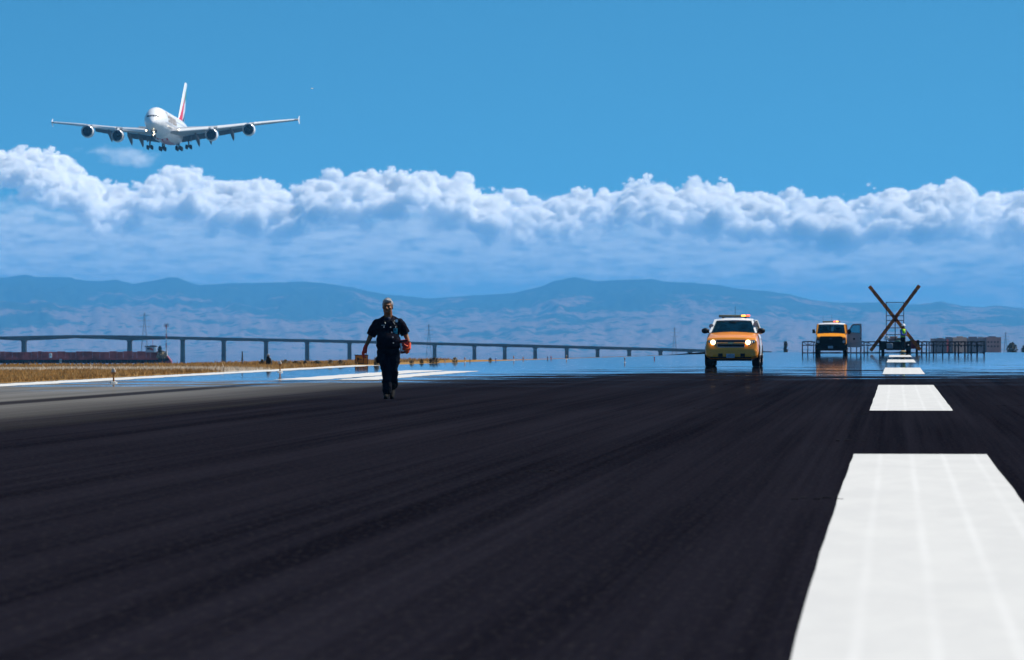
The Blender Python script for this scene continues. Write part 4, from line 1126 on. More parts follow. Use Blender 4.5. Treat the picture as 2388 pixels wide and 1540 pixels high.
def walking_man():
    foot = P(905.6, 931.0, FPX * EYE / (931.0 - HZ))
    root = thing('person', 'grey-haired man in dark navy uniform and orange gloves walking towards us carrying a red carton', 'person', (foot.x, foot.y, 0))
    # the body, one continuous surface
    b = MB()
    b.ell((-.012, .010, 1.672), (.083, .098, .112), 18, 14)              # skull
    b.ell((-.014, -.016, 1.592), (.079, .084, .082), 16, 12); b.ell((-.016, -.035, 1.548), (.064, .060, .040), 14, 10)             # jaw and cheeks
    b.ell((-.022, -.068, 1.548), (.032, .028, .026), 12, 8)              # chin
    b.cap((0, .030, 1.43), .082, (-.006, .018, 1.57), .076)              # neck
    b.cap((-.026, -.090, 1.660), .011, (-.030, -.118, 1.618), .019)      # nose
    b.ell((-.042, -.100, 1.614), (.012, .014, .010)); b.ell((-.014, -.102, 1.614), (.012, .014, .010))
    b.cap((-.070, -.074, 1.678), .014, (-.030, -.094, 1.682), .013); b.cap((-.026, -.094, 1.682), .013, (.024, -.080, 1.678), .014)   # brow
    b.ell((-.066, -.062, 1.626), (.030, .030, .024)); b.ell((.026, -.066, 1.626), (.032, .030, .024))     # cheekbones
    b.cap((-.045, -.090, 1.582), .010, (-.008, -.092, 1.582), .010); b.cap((-.042, -.090, 1.568), .011, (-.010, -.092, 1.568), .011)   # lips
    b.ell((.073, .022, 1.640), (.014, .024, .036)); b.ell((-.096, .028, 1.640), (.012, .022, .034))          # ears
    b.ell((0, 0, 1.20), (.19, .13, .23)); b.ell((0, -.02, .95), (.20, .15, .16))
    b.cap((-.16, .01, 1.37), .065, (.16, .01, 1.37), .065)
    b.cap((-.21, .01, 1.36), .056, (-.325, .03, 1.11), .047); b.cap((-.325, .03, 1.11), .046, (-.405, -.03, .935), .031)
    b.cap((.20, .01, 1.36), .056, (.312, .035, 1.145), .048); b.cap((.312, .035, 1.145), .047, (.372, -.05, .995), .032)
    b.ell((-.425, -.045, .87), (.025, .02, .05)); b.ell((.365, -.075, .93), (.02, .03, .04))
    b.cap((-.08, 0, .85), .095, (-.02, -.06, .48), .066); b.cap((-.02, -.06, .48), .062, (-.012, -.03, .10), .045)
    b.cap((.10, .02, .85), .095, (.085, .0, .49), .066); b.cap((.085, .0, .49), .062, (.078, .22, .19), .045)
    body = blob(b, 'body', M['skin'], root, .0085, 4, .4)
    # hair
    h = MB(); h.ell((-.012, .030, 1.700), (.095, .100, .100), 18, 12); h.ell((-.010, -.022, 1.752), (.072, .062, .045), 14, 9)
    h.ell((.070, .028, 1.695), (.020, .050, .055)); h.ell((-.092, .034, 1.69), (.018, .048, .052)); h.ell((-.01, .095, 1.62), (.06, .03, .06))
    for _ in range(60):
        a = random.uniform(0, 2 * pi); t_ = random.uniform(0, 1.25); d = Vector((sin(t_) * cos(a), sin(t_) * sin(a), cos(t_)))
        if d.y < -.25 and d.z < .75: continue
        p = Vector((-.012 + d.x * .092, .026 + d.y * .098, 1.698 + d.z * .098)); h.cap(p, .014, p + Vector((d.x * .012 + random.uniform(-.015, .015), -.012, d.z * .014)), .008, 7)
    hair = blob(h, 'hair', M['hair'], body, .006, 2, .3)
    for x in (-.052, .002):
        e = MB(); e.ell((x, -.079, 1.656), (.013, .010, .007), 10, 6); e.build('eye', M['eye'], body)
    e = MB(); e.cap((-.044, -.098, 1.569), .007, (-.008, -.100, 1.569), .007); e.build('lips', M['lip'], body)
    # undershirt at the open collar
    u = MB(); u.ell((.004, -.036, 1.412), (.052, .052, .064), 14, 10); u.build('undershirt', M['undershirt'], root)
    # shirt
    s = MB()
    s.ell((.0, .0, 1.24), (.218, .150, .225), 22, 14); s.ell((.003, -.045, 1.05), (.218, .185, .190), 22, 14); s.ell((.0, -.035, .965), (.222, .185, .10), 22, 12)
    s.cap((-.185, .012, 1.35), .090, (.185, .012, 1.355), .090); s.cap((-.15, .02, 1.405), .045, (-.05, .03, 1.475), .040); s.cap((.15, .02, 1.41), .045, (.05, .03, 1.475), .040)
    s.cap((-.205, .01, 1.35), .088, (-.285, .022, 1.20), .092); s.cap((.200, .01, 1.36), .088, (.275, .025, 1.225), .092)
    # flared cuffs of the short sleeves
    for p0, p1 in (((-.285, .022, 1.20), (-.322, .028, 1.135)), ((.275, .025, 1.225), (.312, .030, 1.160))):
        p0, p1 = Vector(p0), Vector(p1); a_, b_ = s.frame(p1 - p0)
        s.loft([[p0 + (a_ * cos(k * pi / 8) + b_ * sin(k * pi / 8)) * .088 for k in range(16)], [p1 + (a_ * cos(k * pi / 8) + b_ * sin(k * pi / 8)) * .090 for k in range(16)]])
    shirt = blob(s, 'shirt', M['shirt'], root, .010, 5, .5)
    bv = surf(shirt)
    # gentle folds in the cloth
    def folds(o, amp, f):
        me = o.data; n_ = len(me.vertices); co = np.empty(n_ * 3, np.float32); me.vertices.foreach_get('co', co); co = co.reshape(-1, 3)
        no = np.empty(n_ * 3, np.float32); me.vertices.foreach_get('normal', no); no = no.reshape(-1, 3)
        d = fbm(co[:, 0] * f + co[:, 1] * 5 + 3 + co[:, 2] * 3, co[:, 2] * f * 2.2 - co[:, 0] * f * .9, 3) - .5
        co += no * (d * amp * 2)[:, None]; me.vertices.foreach_set('co', co.ravel()); me.update()
    folds(shirt, .012, 7)
    bv = surf(shirt)
    # collar
    for sx in (-1, 1):
        c = MB(); pts = [(.070 * sx, .035, 1.50), (.078 * sx, -.03, 1.478), (.070 * sx, -.085, 1.44), (.045 * sx, -.120, 1.395), (.095 * sx, -.125, 1.385), (.125 * sx, -.075, 1.43), (.115 * sx, .0, 1.462), (.095 * sx, .04, 1.47)]
        c.loft([[Vector(p) for p in pts], [Vector(p) * 1.0 + Vector((.004 * sx, -.010, .006)) for p in pts]]); c.build('collar', M['shirt'], shirt)
    for x, z in ((.045, 1.283), (.064, 1.193), (.085, 1.104), (.096, 1.003)):
        p, n = on_front(bv, x, z); k = MB(); k.ell(p, (.0105, .006, .0105), 10, 6); k.build('button', M['button'], shirt)
    for cx in (-.075, .135):
        k = MB(); rows = []
        for dz in (0, -.018, -.036, -.052):
            hw = .062 if dz > -.045 else .03; rows.append([on_front(bv, cx + hw * t_, 1.310 + dz - .012 * t_, .007)[0] for t_ in np.linspace(-1, 1, 7)])
        k.loft(rows, False, False); k.build('pocket_flap', M['shirt'], shirt)
        p, n = on_front(bv, cx + .0, 1.287, .010); k = MB(); k.ell(p, (.0095, .006, .0095), 10, 6); k.build('button', M['button'], shirt)
    k = MB(); k.loft([[on_front(bv, -.088 + .034 * t_, z, .009)[0] for t_ in np.linspace(-1, 1, 5)] for z in (1.325, 1.314)], False, False); k.build('name_tag', M['greybox'], shirt)
    p, n = on_front(bv, .150, 1.398, .008); k = MB()
    star = [(.030 * (1 if i % 2 == 0 else .72) * sin(i * pi / 7), .036 * (1 if i % 2 == 0 else .72) * cos(i * pi / 7)) for i in range(14)]
    k.prism(star, .006, p, (1, 0, 0), (0, .35, .94), (0, -1, .2)); k.build('badge', M['badge'], shirt, smooth=False)
    # radio cord, lanyard and identity card
    k = MB(); ps = [(.095, -.01, 1.478)] + [tuple(on_front(bv, x, z, .010)[0]) for x, z in ((.100, 1.43), (.108, 1.38), (.128, 1.33), (.165, 1.29), (.195, 1.26), (.205, 1.20), (.205, 1.15))]
    k.tube(ps, .0042, 6); k.build('radio_cord', M['black'], shirt)
    k = MB(); k.tube([on_front(bv, x, z, .012)[0] for x, z in ((.062, 1.405), (.085, 1.385), (.105, 1.36), (.120, 1.335))], .0045, 6); k.tube([on_front(bv, x, z, .012)[0] for x, z in ((.098, 1.455), (.108, 1.42), (.112, 1.39))], .0045, 6); k.tube([on_front(bv, x, z, .012)[0] for x, z in ((-.060, 1.375), (-.046, 1.35))], .0045, 6); k.build('lanyard', M['silver'], shirt)
    p, n = on_front(bv, .132, 1.215, .020); k = MB(); k.box(p, (.066, .004, .100)); card = k.build('identity_card', M['card'], root, bevel=.003)
    k = MB(); k.box(p + Vector((-.010, -.004, .022)), (.026, .002, .032)); k.box(p + Vector((0, -.004, -.022)), (.048, .002, .008)); k.build('card_print', M['ink'], card)
    k = MB(); k.tube([p + Vector((0, 0, .05)), p + Vector((0, .005, .085))], .004, 6); k.build('card_clip', M['silver'], card)
    # trousers, belt
    s = MB()
    s.ell((0, -.005, .875), (.205, .165, .125), 20, 12)
    s.cap((-.095, -.01, .84), .116, (-.030, -.065, .50), .094); s.cap((-.030, -.065, .50), .090, (-.020, -.035, .15), .084)
    s.cap((.100, .015, .84), .114, (.092, -.005, .52), .090); s.cap((.092, -.005, .52), .086, (.082, .20, .24), .082)
    s.ell((.18, .01, .70), (.03, .07, .085)); s.ell((-.185, -.01, .72), (.03, .07, .085))
    tr = blob(s, 'trousers', M['trousers'], root, .010, 4, .5); folds(tr, .017, 9)
    k = MB(); k.lathe([(.895, .0), (.895, .198), (.915, .205), (.935, .203), (.935, .0)], (0, -.012, 0), 'Z', 28); k.v = [(x, (y + .012) * .82 - .012, z) for x, y, z in k.v]; k.build('belt', M['boot'], root)
    # boots
    for x, y, z, pitch in ((-.035, -.03, 0, 0), (.072, .19, .0, radians(30))):
        k = MB(); R_ = Euler((pitch if pitch else 0, 0, 0)).to_matrix()
        def q(p): 
            v = Vector(p); piv = Vector((0, -.16, .02)); return R_.inverted() @ (v - piv) + piv + Vector((x, y, z)) if pitch else v + Vector((x, y, z))
        def qq(p):
            v = Vector(p); piv = Vector((0, -.17, 0)); w_ = Euler((-pitch, 0, 0)).to_matrix() @ (v - piv) if False else Euler((pitch, 0, 0)).to_matrix() @ (v - piv); return w_ + piv + Vector((x, y, z))
        k.cap(qq((0, .06, .055)), .05, qq((0, -.10, .045)), .048); k.cap(qq((0, -.10, .045)), .048, qq((-.006, -.18, .038)), .036); k.cap(qq((0, .05, .06)), .052, qq((0, .03, .19)), .058)
        k.cap(qq((-.02, .09, .015)), .015, qq((-.03, -.19, .015)), .014); k.cap(qq((.02, .09, .015)), .015, qq((.02, -.19, .015)), .014)
        blob(k, 'boot', M['boot'], root, .009, 3, .4)
    # gloves
    g = MB(); W = Vector((-.408, -.033, .925))
    g.cap(W + Vector((.012, .008, .03)), .037, W, .034)
    hand(g, W, [(W + Vector((-.012, 0, -.005)), W + Vector((-.030, -.012, -.075)), .030, .026), (W + Vector((.010, -.012, -.01)), W + Vector((-.004, -.026, -.078)), .028, .026)],
         [([(-.452, -.030, .850), (-.462, -.030, .806), (-.457, -.040, .772), (-.452, -.05, .748)], .0125), ([(-.438, -.040, .848), (-.447, -.046, .798), (-.443, -.058, .762), (-.438, -.068, .738)], .013),
          ([(-.424, -.052, .848), (-.432, -.060, .802), (-.428, -.072, .768), (-.424, -.08, .745)], .0125), ([(-.458, -.016, .856), (-.468, -.014, .818), (-.464, -.022, .790)], .011), ([(-.392, -.045, .905), (-.386, -.060, .868), (-.392, -.070, .828), (-.398, -.074, .795)], .0135)])
    blob(g, 'glove', M['redglove'], root, .0045, 2, .4)
    g = MB(); W = Vector((.374, -.052, .985))
    g.cap(W + Vector((-.006, .01, .02)), .036, W, .035)
    hand(g, W, [(W, (.368, -.085, .905), .034, .034), ((.380, -.060, .965), (.376, -.078, .905), .028, .030)],
         [([(.374, -.100, .915), (.352, -.118, .895), (.318, -.118, .890), (.292, -.116, .892)], .014), ([(.374, -.096, .892), (.350, -.118, .868), (.316, -.119, .862), (.290, -.117, .862)], .014),
          ([(.372, -.088, .868), (.348, -.114, .842), (.318, -.117, .836)], .0135), ([(.368, -.076, .848), (.346, -.104, .822), (.322, -.112, .816)], .0125), ([(.362, -.078, .950), (.330, -.108, .945), (.300, -.118, .968), (.285, -.118, .985)], .0145)])
    blob(g, 'glove', M['orange'], root, .0045, 2, .4)
    k = MB(); k.lathe([(-.014, .036), (-.012, .041), (.012, .041), (.014, .036)], (0, 0, 0), 'Z', 18, False)
    Rm = Vector((-.06, .085, .15)).to_track_quat('Z', 'Y').to_matrix(); k.v = [tuple(Rm @ Vector(v) + Vector((.369, -.040, 1.005))) for v in k.v]; k.build('wristband', M['black'], root)
    # the carton held against the hip
    Rm = Euler((0, radians(-7), radians(10))).to_matrix(); C_ = Vector((.285, -.075, .94))
    k = MB(); k.box(C_, (.150, .062, .245), Rm)
    bx = k.build('carton', M['boxred'], None, bevel=.004); bx.location = root.location
    tag(bx, 'red and black carton with white print held under the walking man\'s arm', 'box')
    k = MB(); q = lambda x, z, y=-.0335: C_ + Rm @ Vector((x, y, z))
    def pan(x0, x1, z0, z1, y=-.0335): k.add([q(x0, z0, y), q(x1, z0, y), q(x1, z1, y), q(x0, z1, y)], [(0, 1, 2, 3)])
    pan(-.070, -.045, -.075, .065); pan(-.045, .060, -.082, -.066); k.lathe([(0, .001), (0, .020)], (0, 0, 0), 'Y', 16)
    k.v[-32:] = [tuple(q(-.052 + v[0], -.005 + v[2], -.0345)) for v in k.v[-32:]]; k.build('print_panel', M['paper'], bx, smooth=False)
    k = MB(); pan(-.0745, -.0705, -.12, .12, -.0336); pan(-.073, .073, .085, .121, -.0336); pan(-.073, .073, -.121, -.098, -.0336); k.build('dark_band', M['signblack'], bx, smooth=False)
    return root
man = walking_man()

# ================================================================== THE LIGHTED X AND ITS CREW
YX = 300.0
def X0(px, py, Y=YX): return P(px, py, Y)
def runway_x():
    o = P(2087.5, HZ + FPX * EYE / YX, YX)
    root = thing('runway_closure_marker', 'tall amber lighted X on a dark trailer standing on the centre line', 'marker', (o.x, o.y, 0), -RUN)
    # two crossed lamp boards, brown bands towards the ends
    for ends in (((-1.69, 4.42), (1.65, .23)), ((1.59, 4.47), (-1.61, .17))):
        mb = MB(); a, b = (Vector((x, 0 if ends[0][0] < 0 else .03, z)) for x, z in ends)
        d = (b - a).normalized(); nrm = Vector((-d.z, 0, d.x)); n_ = 46; y0 = 0
        for i in range(n_):
            t0, t1 = i / n_, (i + 1) / n_; tm = (t0 + t1) / 2
            mb.mat(1 if (.06 < tm < .26 or .78 < tm < .93) else 0)
            p0, p1 = a.lerp(b, t0), a.lerp(b, t1); h_ = .115 + random.uniform(-.006, .006)
            mb.loft([[p + nrm * s_ * h_ + Vector((0, e, 0)) for s_, e in ((-1, -.05), (1, -.05), (1, .05), (-1, .05))] for p in (p0, p1)], cap=(i in (0, n_ - 1)))
        arm = mb.build('lamp_board', [M['xamber'], M['xbrown']], root, smooth=False)
        for k in range(9):
            p = a.lerp(b, (k + .5) / 9); q = MB(); q.lathe([(-.075, .002), (-.07, .035), (-.05, .05)], tuple(p), 'Y', 12); q.build('lamp', M['smoked'], arm)
    mb = MB(); mb.box((0, -.02, 2.33), (.34, .06, .30)); mb.build('hub_plate', M['xamber'], root, bevel=.01)
    # hoist frame in front of the boards
    mb = MB(); T = .045; f = -.14
    for x in (-.58, .56): mb.bar((x, f, .75), (x, f, 3.38), T, T)
    mb.bar((0, f - .01, .9), (0, f - .01, 2.48), T * 1.2, T)
    for z in (3.36, 2.48, 2.17, 1.68, 1.24): mb.bar((-.58, f, z), (.56, f, z), T, T)
    mb.bar((-.58, f + .3, .75), (-.58, f + .3, 2.2), T, T); mb.bar((.56, f + .3, .75), (.56, f + .3, 2.2), T, T)
    mb.build('hoist_frame', M['blackmet'], root, smooth=False)
    # trailer
    mb = MB(); mb.box((.0, .5, .62), (1.86, 1.9, .12)); mb.box((-.02, -.42, .52), (1.9, .14, .50)); mb.box((-.94, .4, .52), (.12, 1.7, .62)); mb.box((.93, .4, .52), (.12, 1.7, .62)); mb.box((0, -.5, .30), (1.2, .1, .16))
    for x in (-1.02, 1.0): mb.bar((x, -.3, .02), (x, -.3, .85), .07, .07)
    tr = mb.build('trailer', M['blackmet'], root, bevel=.01)
    for x in (-.80, .80): wheel(root, x, .5, .30, .2, 1 if x > 0 else -1)
    mb = MB(); mb.box((-.35, -.56, .50), (.40, .16, .34)); mb.build('battery_box', M['greybox'], root, bevel=.02)
    mb = MB(); mb.box((.16, -.20, .72), (.36, .5, .26)); mb.box((.64, -.20, .70), (.22, .5, .24)); mb.build('fuel_tank', M['teal'], root, bevel=.04)
    mb = MB(); mb.box((-.55, -.1, .96), (.34, .3, .12)); mb.lathe([(0, .0), (0, .12), (.10, .14), (.14, .10), (.16, .01)], (-.55, -.1, 1.02), 'Z', 16); mb.build('flood_lamp', M['white'], root, bevel=.02)
    mb = MB(); mb.box((.0, .35, .92), (.9, .7, .22)); mb.box((-.1, .35, 1.08), (.5, .5, .1)); mb.build('generator', M['wallpink'], root, bevel=.03)
    mb = MB(); mb.ell((.86, -.55, .55), (.05, .04, .05)); mb.build('marker_lamp', M['lens'], root)
    return o
xo = runway_x()
mb = MB(); mb.ell((0, 0, .10), (.20, .15, .10), 12, 8); mb.ell((.12, .02, .13), (.12, .11, .09), 10, 7)
o = mb.build('sandbag', M['sand']); o.location = (xo.x + .42, xo.y - .75, 0); tag(o, 'tan sandbag lying at the foot of the X trailer', 'sandbag')
# maroon tank trailer behind the X at the right
def tank():
    root = thing('tank_trailer', 'maroon box trailer with a dark end standing behind the right foot of the X', 'trailer', (xo.x + 1.42, xo.y + 2.2, 0), -RUN)
    mb = MB(); mb.prism([(-.44, .30), (-.44, .62), (-.30, .82), (.22, .86), (.22, .30)], 1.6, (0, 1.6, 0), (1, 0, 0), (0, 0, 1), (0, -1, 0)); mb.build('hull', M['maroon'], root, bevel=.03)
    mb = MB(); mb.box((.29, .8, .56), (.16, 1.7, .66)); mb.build('end_panel', M['blackmet'], root, bevel=.02)
    for x in (-.3, .2): wheel(root, x, .8, .2, .14, 1 if x > 0 else -1)
tank()

def worker():
    root = thing('person', 'worker in white helmet and lime hi-vis vest standing on the X trailer', 'person', (xo.x + .46, xo.y - .62, .12))
    b = MB()
    b.ell((.03, -.0, 1.66), (.085, .10, .115)); b.ell((.045, -.06, 1.62), (.05, .05, .06)); b.cap((.01, .0, 1.42), .06, (.02, 0, 1.6), .055)
    b.ell((0, 0, 1.25), (.16, .12, .22)); b.ell((0, 0, 1.0), (.15, .12, .15)); b.cap((-.14, 0, 1.40), .06, (.14, 0, 1.40), .06)
    b.cap((-.12, -.06, 1.38), .055, (-.08, -.16, 1.12), .048); b.cap((-.08, -.16, 1.12), .046, (.13, -.22, 1.10), .036); b.ell((.17, -.22, 1.11), (.05, .035, .03))
    for k in range(4): b.cap((.19, -.235 + .018 * k, 1.115 - .012 * k), .011, (.24, -.23 + .018 * k, 1.12 - .014 * k), .009, 8)
    b.cap((.16, -.21, 1.13), .012, (.20, -.20, 1.16), .010, 8)
    b.cap((.14, .03, 1.38), .055, (.18, -.05, 1.12), .046); b.cap((.18, -.05, 1.12), .045, (.24, -.20, 1.05), .035)
    b.cap((-.07, 0, .95), .09, (-.06, -.01, .5), .065); b.cap((-.06, -.01, .5), .06, (-.05, .02, .08), .045); b.cap((.08, .02, .95), .09, (.07, .0, .5), .065); b.cap((.07, 0, .5), .06, (.08, .03, .08), .045)
    body = blob(b, 'body', M['skin'], root, .012, 4, .4)
    k = MB(); k.ell((.03, .0, 1.735), (.125, .145, .105), 16, 10); k.ell((.04, -.03, 1.70), (.150, .185, .02), 16, 6); k.build('helmet', M['helmet'], root)
    k = MB(); k.ell((.02, .04, 1.62), (.088, .09, .10)); k.build('hair', M['black'], body)
    k = MB(); k.ell((0, 0, 1.26), (.19, .145, .25), 18, 12); k.ell((0, -.005, 1.04), (.185, .150, .15), 18, 12); k.cap((-.13, 0, 1.43), .06, (.13, 0, 1.43), .06)
    vest = blob(k, 'vest', M['hivis'], root, .012, 4, .4); bv = surf(vest)
    for z0, z1 in ((1.02, 1.075),):
        k = MB(); rr = []
        for z in (z0, z1):
            row = []
            for a in np.linspace(0, 2 * pi, 25)[:-1]:
                d = Vector((sin(a), -cos(a), 0)); h = bv.ray_cast(Vector((0, 0, z)) + d * 1.0, -d); row.append((h[0] if h[0] else Vector((0, 0, z)) + d * .18) + d * .005)
            rr.append(row)
        k.loft(rr, False); k.build('reflective_band', M['silver'], vest)
    k = MB(); k.cap((-.13, -.06, 1.39), .075, (-.09, -.165, 1.12), .064); k.cap((-.09, -.165, 1.12), .062, (.11, -.222, 1.105), .048); k.cap((.15, .03, 1.39), .07, (.19, -.06, 1.12), .06); blob(k, 'shirt_sleeves', M['denim'], root, .012, 3, .4)
    k = MB(); k.ell((0, 0, .92), (.165, .135, .12)); k.cap((-.07, 0, .9), .105, (-.062, -.01, .5), .082); k.cap((-.062, -.01, .5), .08, (-.055, .02, .12), .075); k.cap((.08, .02, .9), .105, (.072, .0, .5), .082); k.cap((.072, 0, .5), .08, (.08, .03, .12), .075)
    blob(k, 'trousers', M['workpants'], root, .012, 4, .4)
    for x in (-.055, .08):
        k = MB(); k.cap((x, .05, .045), .045, (x + .01, -.14, .04), .04); k.build('boot', M['boot'], root)
worker()

# ================================================================== BRIDGE ACROSS THE BAY
def Ybr(px): return float(np.interp(px, [-420, 1800], [1600, 1690]))
TOPP = [(-420, 792), (-120, 787), (0, 785), (53, 784), (162, 781.7), (300, 782.5), (424, 785.5), (520, 787.5), (715, 791.5), (814, 793.5), (1013, 799), (1200, 803), (1394, 808), (1541, 812), (1640, 815), (1800, 820)]
BOTP = [(-420, 799), (-190, 797), (-70, 790.5), (0, 792.5), (53, 795), (100, 793), (175, 789.3), (240, 791), (300, 794.7), (340, 793), (400, 791.8), (520, 795), (715, 798.5), (814, 800.5), (1013, 805.5), (1200, 810), (1394, 815), (1541, 819), (1640, 822), (1800, 825)]
PIERS = [-190, 53, 300, 424, 520, 619, 715, 814, 914, 1013, 1106, 1177, 1248, 1322, 1394, 1468, 1541, 1610, 1675]
def bridge():
    root = thing('road_bridge', 'long low blue-grey concrete bridge on piers across the bay', 'bridge', P(800, 822, Ybr(800)))
    O = root.location
    zt = lambda px: P(px, float(np.interp(px, *zip(*TOPP))), Ybr(px)); zb = lambda px: P(px, float(np.interp(px, *zip(*BOTP))), Ybr(px))
    mb = MB(); rings = []
    for px in np.arange(-420, 1801, 11):
        a, b = zt(px), zb(px); dz = random.uniform(-.05, .05)
        rings.append([Vector((a.x, a.y + e, z)) - O for e, z in ((0, a.z - .35), (0, a.z - .55), (1.6, b.z + dz), (8.0, b.z + dz), (9.5, a.z - .55), (9.5, a.z - .35))])
    mb.loft(rings); mb.build('deck', M['concrete'], root, ang=30)
    for e in (.05, 9.3):
        mb = MB(); mb.loft([[Vector((p.x, p.y + e + k, z)) - O for k, z in ((0, p.z - .36), (0, p.z), (.18, p.z), (.18, p.z - .36))] for p in (zt(px) for px in np.arange(-420, 1801, 37))]); mb.build('parapet', M['concrete'], root, smooth=False)
    for px in PIERS:
        p = zb(px); wz = water_z(p.y); w_ = 1.45 * p.y / 1500 * (1 if px < 350 else .92)
        mb = MB()
        for dx in (-.27, .27):
            mb.loft([[Vector((p.x + (dx + sx * .23) * w_ * f, p.y + 2 + (sy + 1) * 2.4, z)) - O for sx, sy in ((-1, -1), (1, -1), (1, 1), (-1, 1))] for z, f in ((p.z + .3, 1.0), (p.z - .5, .88), (wz - 1.5, 1.02))])
        mb.loft([[Vector((p.x + sx * w_ * f, p.y + 1.8 + (sy + 1) * 2.7, z)) - O for sx, sy in ((-1, -1), (1, -1), (1, 1), (-1, 1))] for z, f in ((p.z + .25, .66), (p.z - .35, .52))])
        mb.box(Vector((p.x, p.y + 4.4, (p.z * .45 + wz * .55))) - O, (w_ * .12, 3.6, abs(p.z - wz) * .8))
        mb.build('pier', M['concrete'], root, smooth=False)
bridge()
# pylons and masts
def pylon(px, py_top, Y, lab, w_=1.0):
    p = P(px, py_top, Y); base = water_z(Y) - .5; H = p.z - base
    t = thing('power_pylon', lab, 'pylon', (p.x, Y, base), 0, 'power pylons along the bay'); b0 = H * .085 * w_; b1 = H * .012 * w_; T = .12 * Y / 1500
    mb = MB(); zc = [0, .2, .38, .54, .68, .80, .90, 1.0]; cor = lambda f: [(sx * (b0 + (b1 - b0) * min(1, f / .85)), sy * (b0 + (b1 - b0) * min(1, f / .85)), f * H) for sx, sy in ((-1, -1), (1, -1), (1, 1), (-1, 1))]
    for a, b in zip(zc[:-1], zc[1:]):
        A, B = cor(a), cor(b)
        for i in range(4): mb.bar(A[i], B[i], T, T); mb.bar(A[i], B[(i + 1) % 4], T * .6, T * .6); mb.bar(B[i], B[(i + 1) % 4], T * .6, T * .6)
    mb.build('lattice_mast', M['faint'], t, smooth=False)
    for f, L in ((.72, .12), (.84, .14), (.95, .10)):
        mb = MB(); mb.bar((-H * L, 0, f * H), (H * L, 0, f * H), T, T * .8); mb.build('cross_arm', M['faint'], t, smooth=False)
pylon(337, 730, 2600, 'tall hazy lattice pylon behind the bridge left of the red and white mast')
pylon(1000, 757, 3300, 'hazy lattice pylon behind the bridge just right of the walking man')
pylon(1573, 764, 3700, 'faint hazy lattice pylon left of the nearer yellow vehicle')
pylon(2345, 775, 3900, 'faint hazy lattice pylon above the shrub at the far right')

# ---- the trestle pier at the left
YP = 800.0
def trestle():
    a, b = P(-120, 848, YP), P(394, 848, YP); zt_ = P(0, 821.0, YP).z; zm = P(0, 836.0, YP).z; wz = water_z(YP) - 1
    root = thing('trestle_pier', 'long trestle pier of rusty red sheets on dark piles behind the grass', 'pier', (0, YP, 0))
    mb = MB(); mb.box(((a.x + b.x) / 2, 2.0, zm - .22), (b.x - a.x, 4.4, .50)); mb.build('deck', M['pile'], root, smooth=False)
    x = a.x; k = 0
    while x < b.x - 2.2:
        w_ = random.uniform(.7, 1.7); z1 = zt_ + random.uniform(-.10, .06)
        mb = MB(); mb.box((x + w_ / 2, -.3 + random.uniform(-.04, .04), (z1 + zm) / 2 - .1), (w_ - .03, .14, z1 - zm + .3)); o = mb.build('side_sheet', M['rust'], root, smooth=False); x += w_
    x = a.x
    while x < b.x - .4:
        lean = random.uniform(-.1, .1)
        mb = MB(); mb.tube([(x, -.1, zm), (x + lean, -.1, wz)], .22, 8); mb.build('pile', M['pile'], root)
        x += random.uniform(.62, 1.05)
    mb = MB(); mb.box(((a.x + b.x) / 2, 1.5, (zm + P(0, 846, YP).z) / 2 - .25), (b.x - a.x, .3, .55)); mb.build('brace_beam', M['pile'], root, smooth=False)
    # sloping end
    mb = MB(); mb.prism([(b.x - 1.6, zt_ - .1), (b.x - .9, zt_ + .05), (b.x + .4, zm - .5), (b.x + .4, wz), (b.x - 1.6, wz)], 3.0, (0, 3.0, 0)); mb.build('end_ramp', M['maroon'], root, smooth=False)
    mb = MB(); mb.box((b.x - .75, .4, zt_ - .32), (.85, 1.2, .9)); mb.build('end_cabinet', M['greybox'], root, smooth=False)
    return zt_, zm, a.x, b.x
zt_, zm, ax_, bx_ = trestle()
def hut():
    p = P(353, 822, YP); t = thing('control_hut', 'small pale hut with a dark roof standing on the trestle pier', 'hut', (p.x, YP - .2, zt_ - .05))
    mb = MB(); mb.box((-.0, 0, .48), (1.85, 1.6, .98)); mb.build('wall', M['shed'], t, smooth=False)
    mb = MB(); mb.box((0, 0, 1.03), (2.1, 1.9, .14)); mb.box((.3, 0, 1.14), (1.0, 1.2, .10)); mb.build('roof', M['shedroof'], t, smooth=False)
    mb = MB(); mb.box((.80, -.83, .46), (.40, .06, .92)); mb.build('door', M['shedwhite'], t, smooth=False)
    mb = MB(); mb.box((-.42, -.83, .62), (.5, .04, .34)); mb.build('window', M['pane'], t, smooth=False)
    mb = MB(); mb.box((.10, -.86, .52), (.62, .05, .34), Euler((0, radians(30), 0)).to_matrix()); mb.build('awning', M['rust'], t, smooth=False)
    mb = MB(); mb.tube([(.25, 0, 1.1), (.25, 0, 2.3)], .035, 6); mb.build('aerial', M['mastred'], t)
hut()
def small_light(px, lab, white=True):
    p = P(px, 822, YP); t = thing('approach_light', lab, 'light', (p.x, YP - .55, zt_ - .9), 0, 'lights on the trestle pier')
    mb = MB(); mb.box((0, 0, .25), (.42, .2, .8)); mb.build('housing', M['shedwhite'] if white else M['greybox'], t, bevel=.03)
    mb = MB(); mb.lathe([(-.14, .01), (-.13, .12), (-.10, .14)], (0, 0, .35), 'Y', 12); mb.build('lens', M['lightlens'], t)
small_light(119, 'white light housing at the top of the trestle pier'); small_light(142, 'grey light housing hanging below the deck edge of the trestle pier', False)
t = bpy.data.objects['approach_light.001']; t.location.z = zm - .75
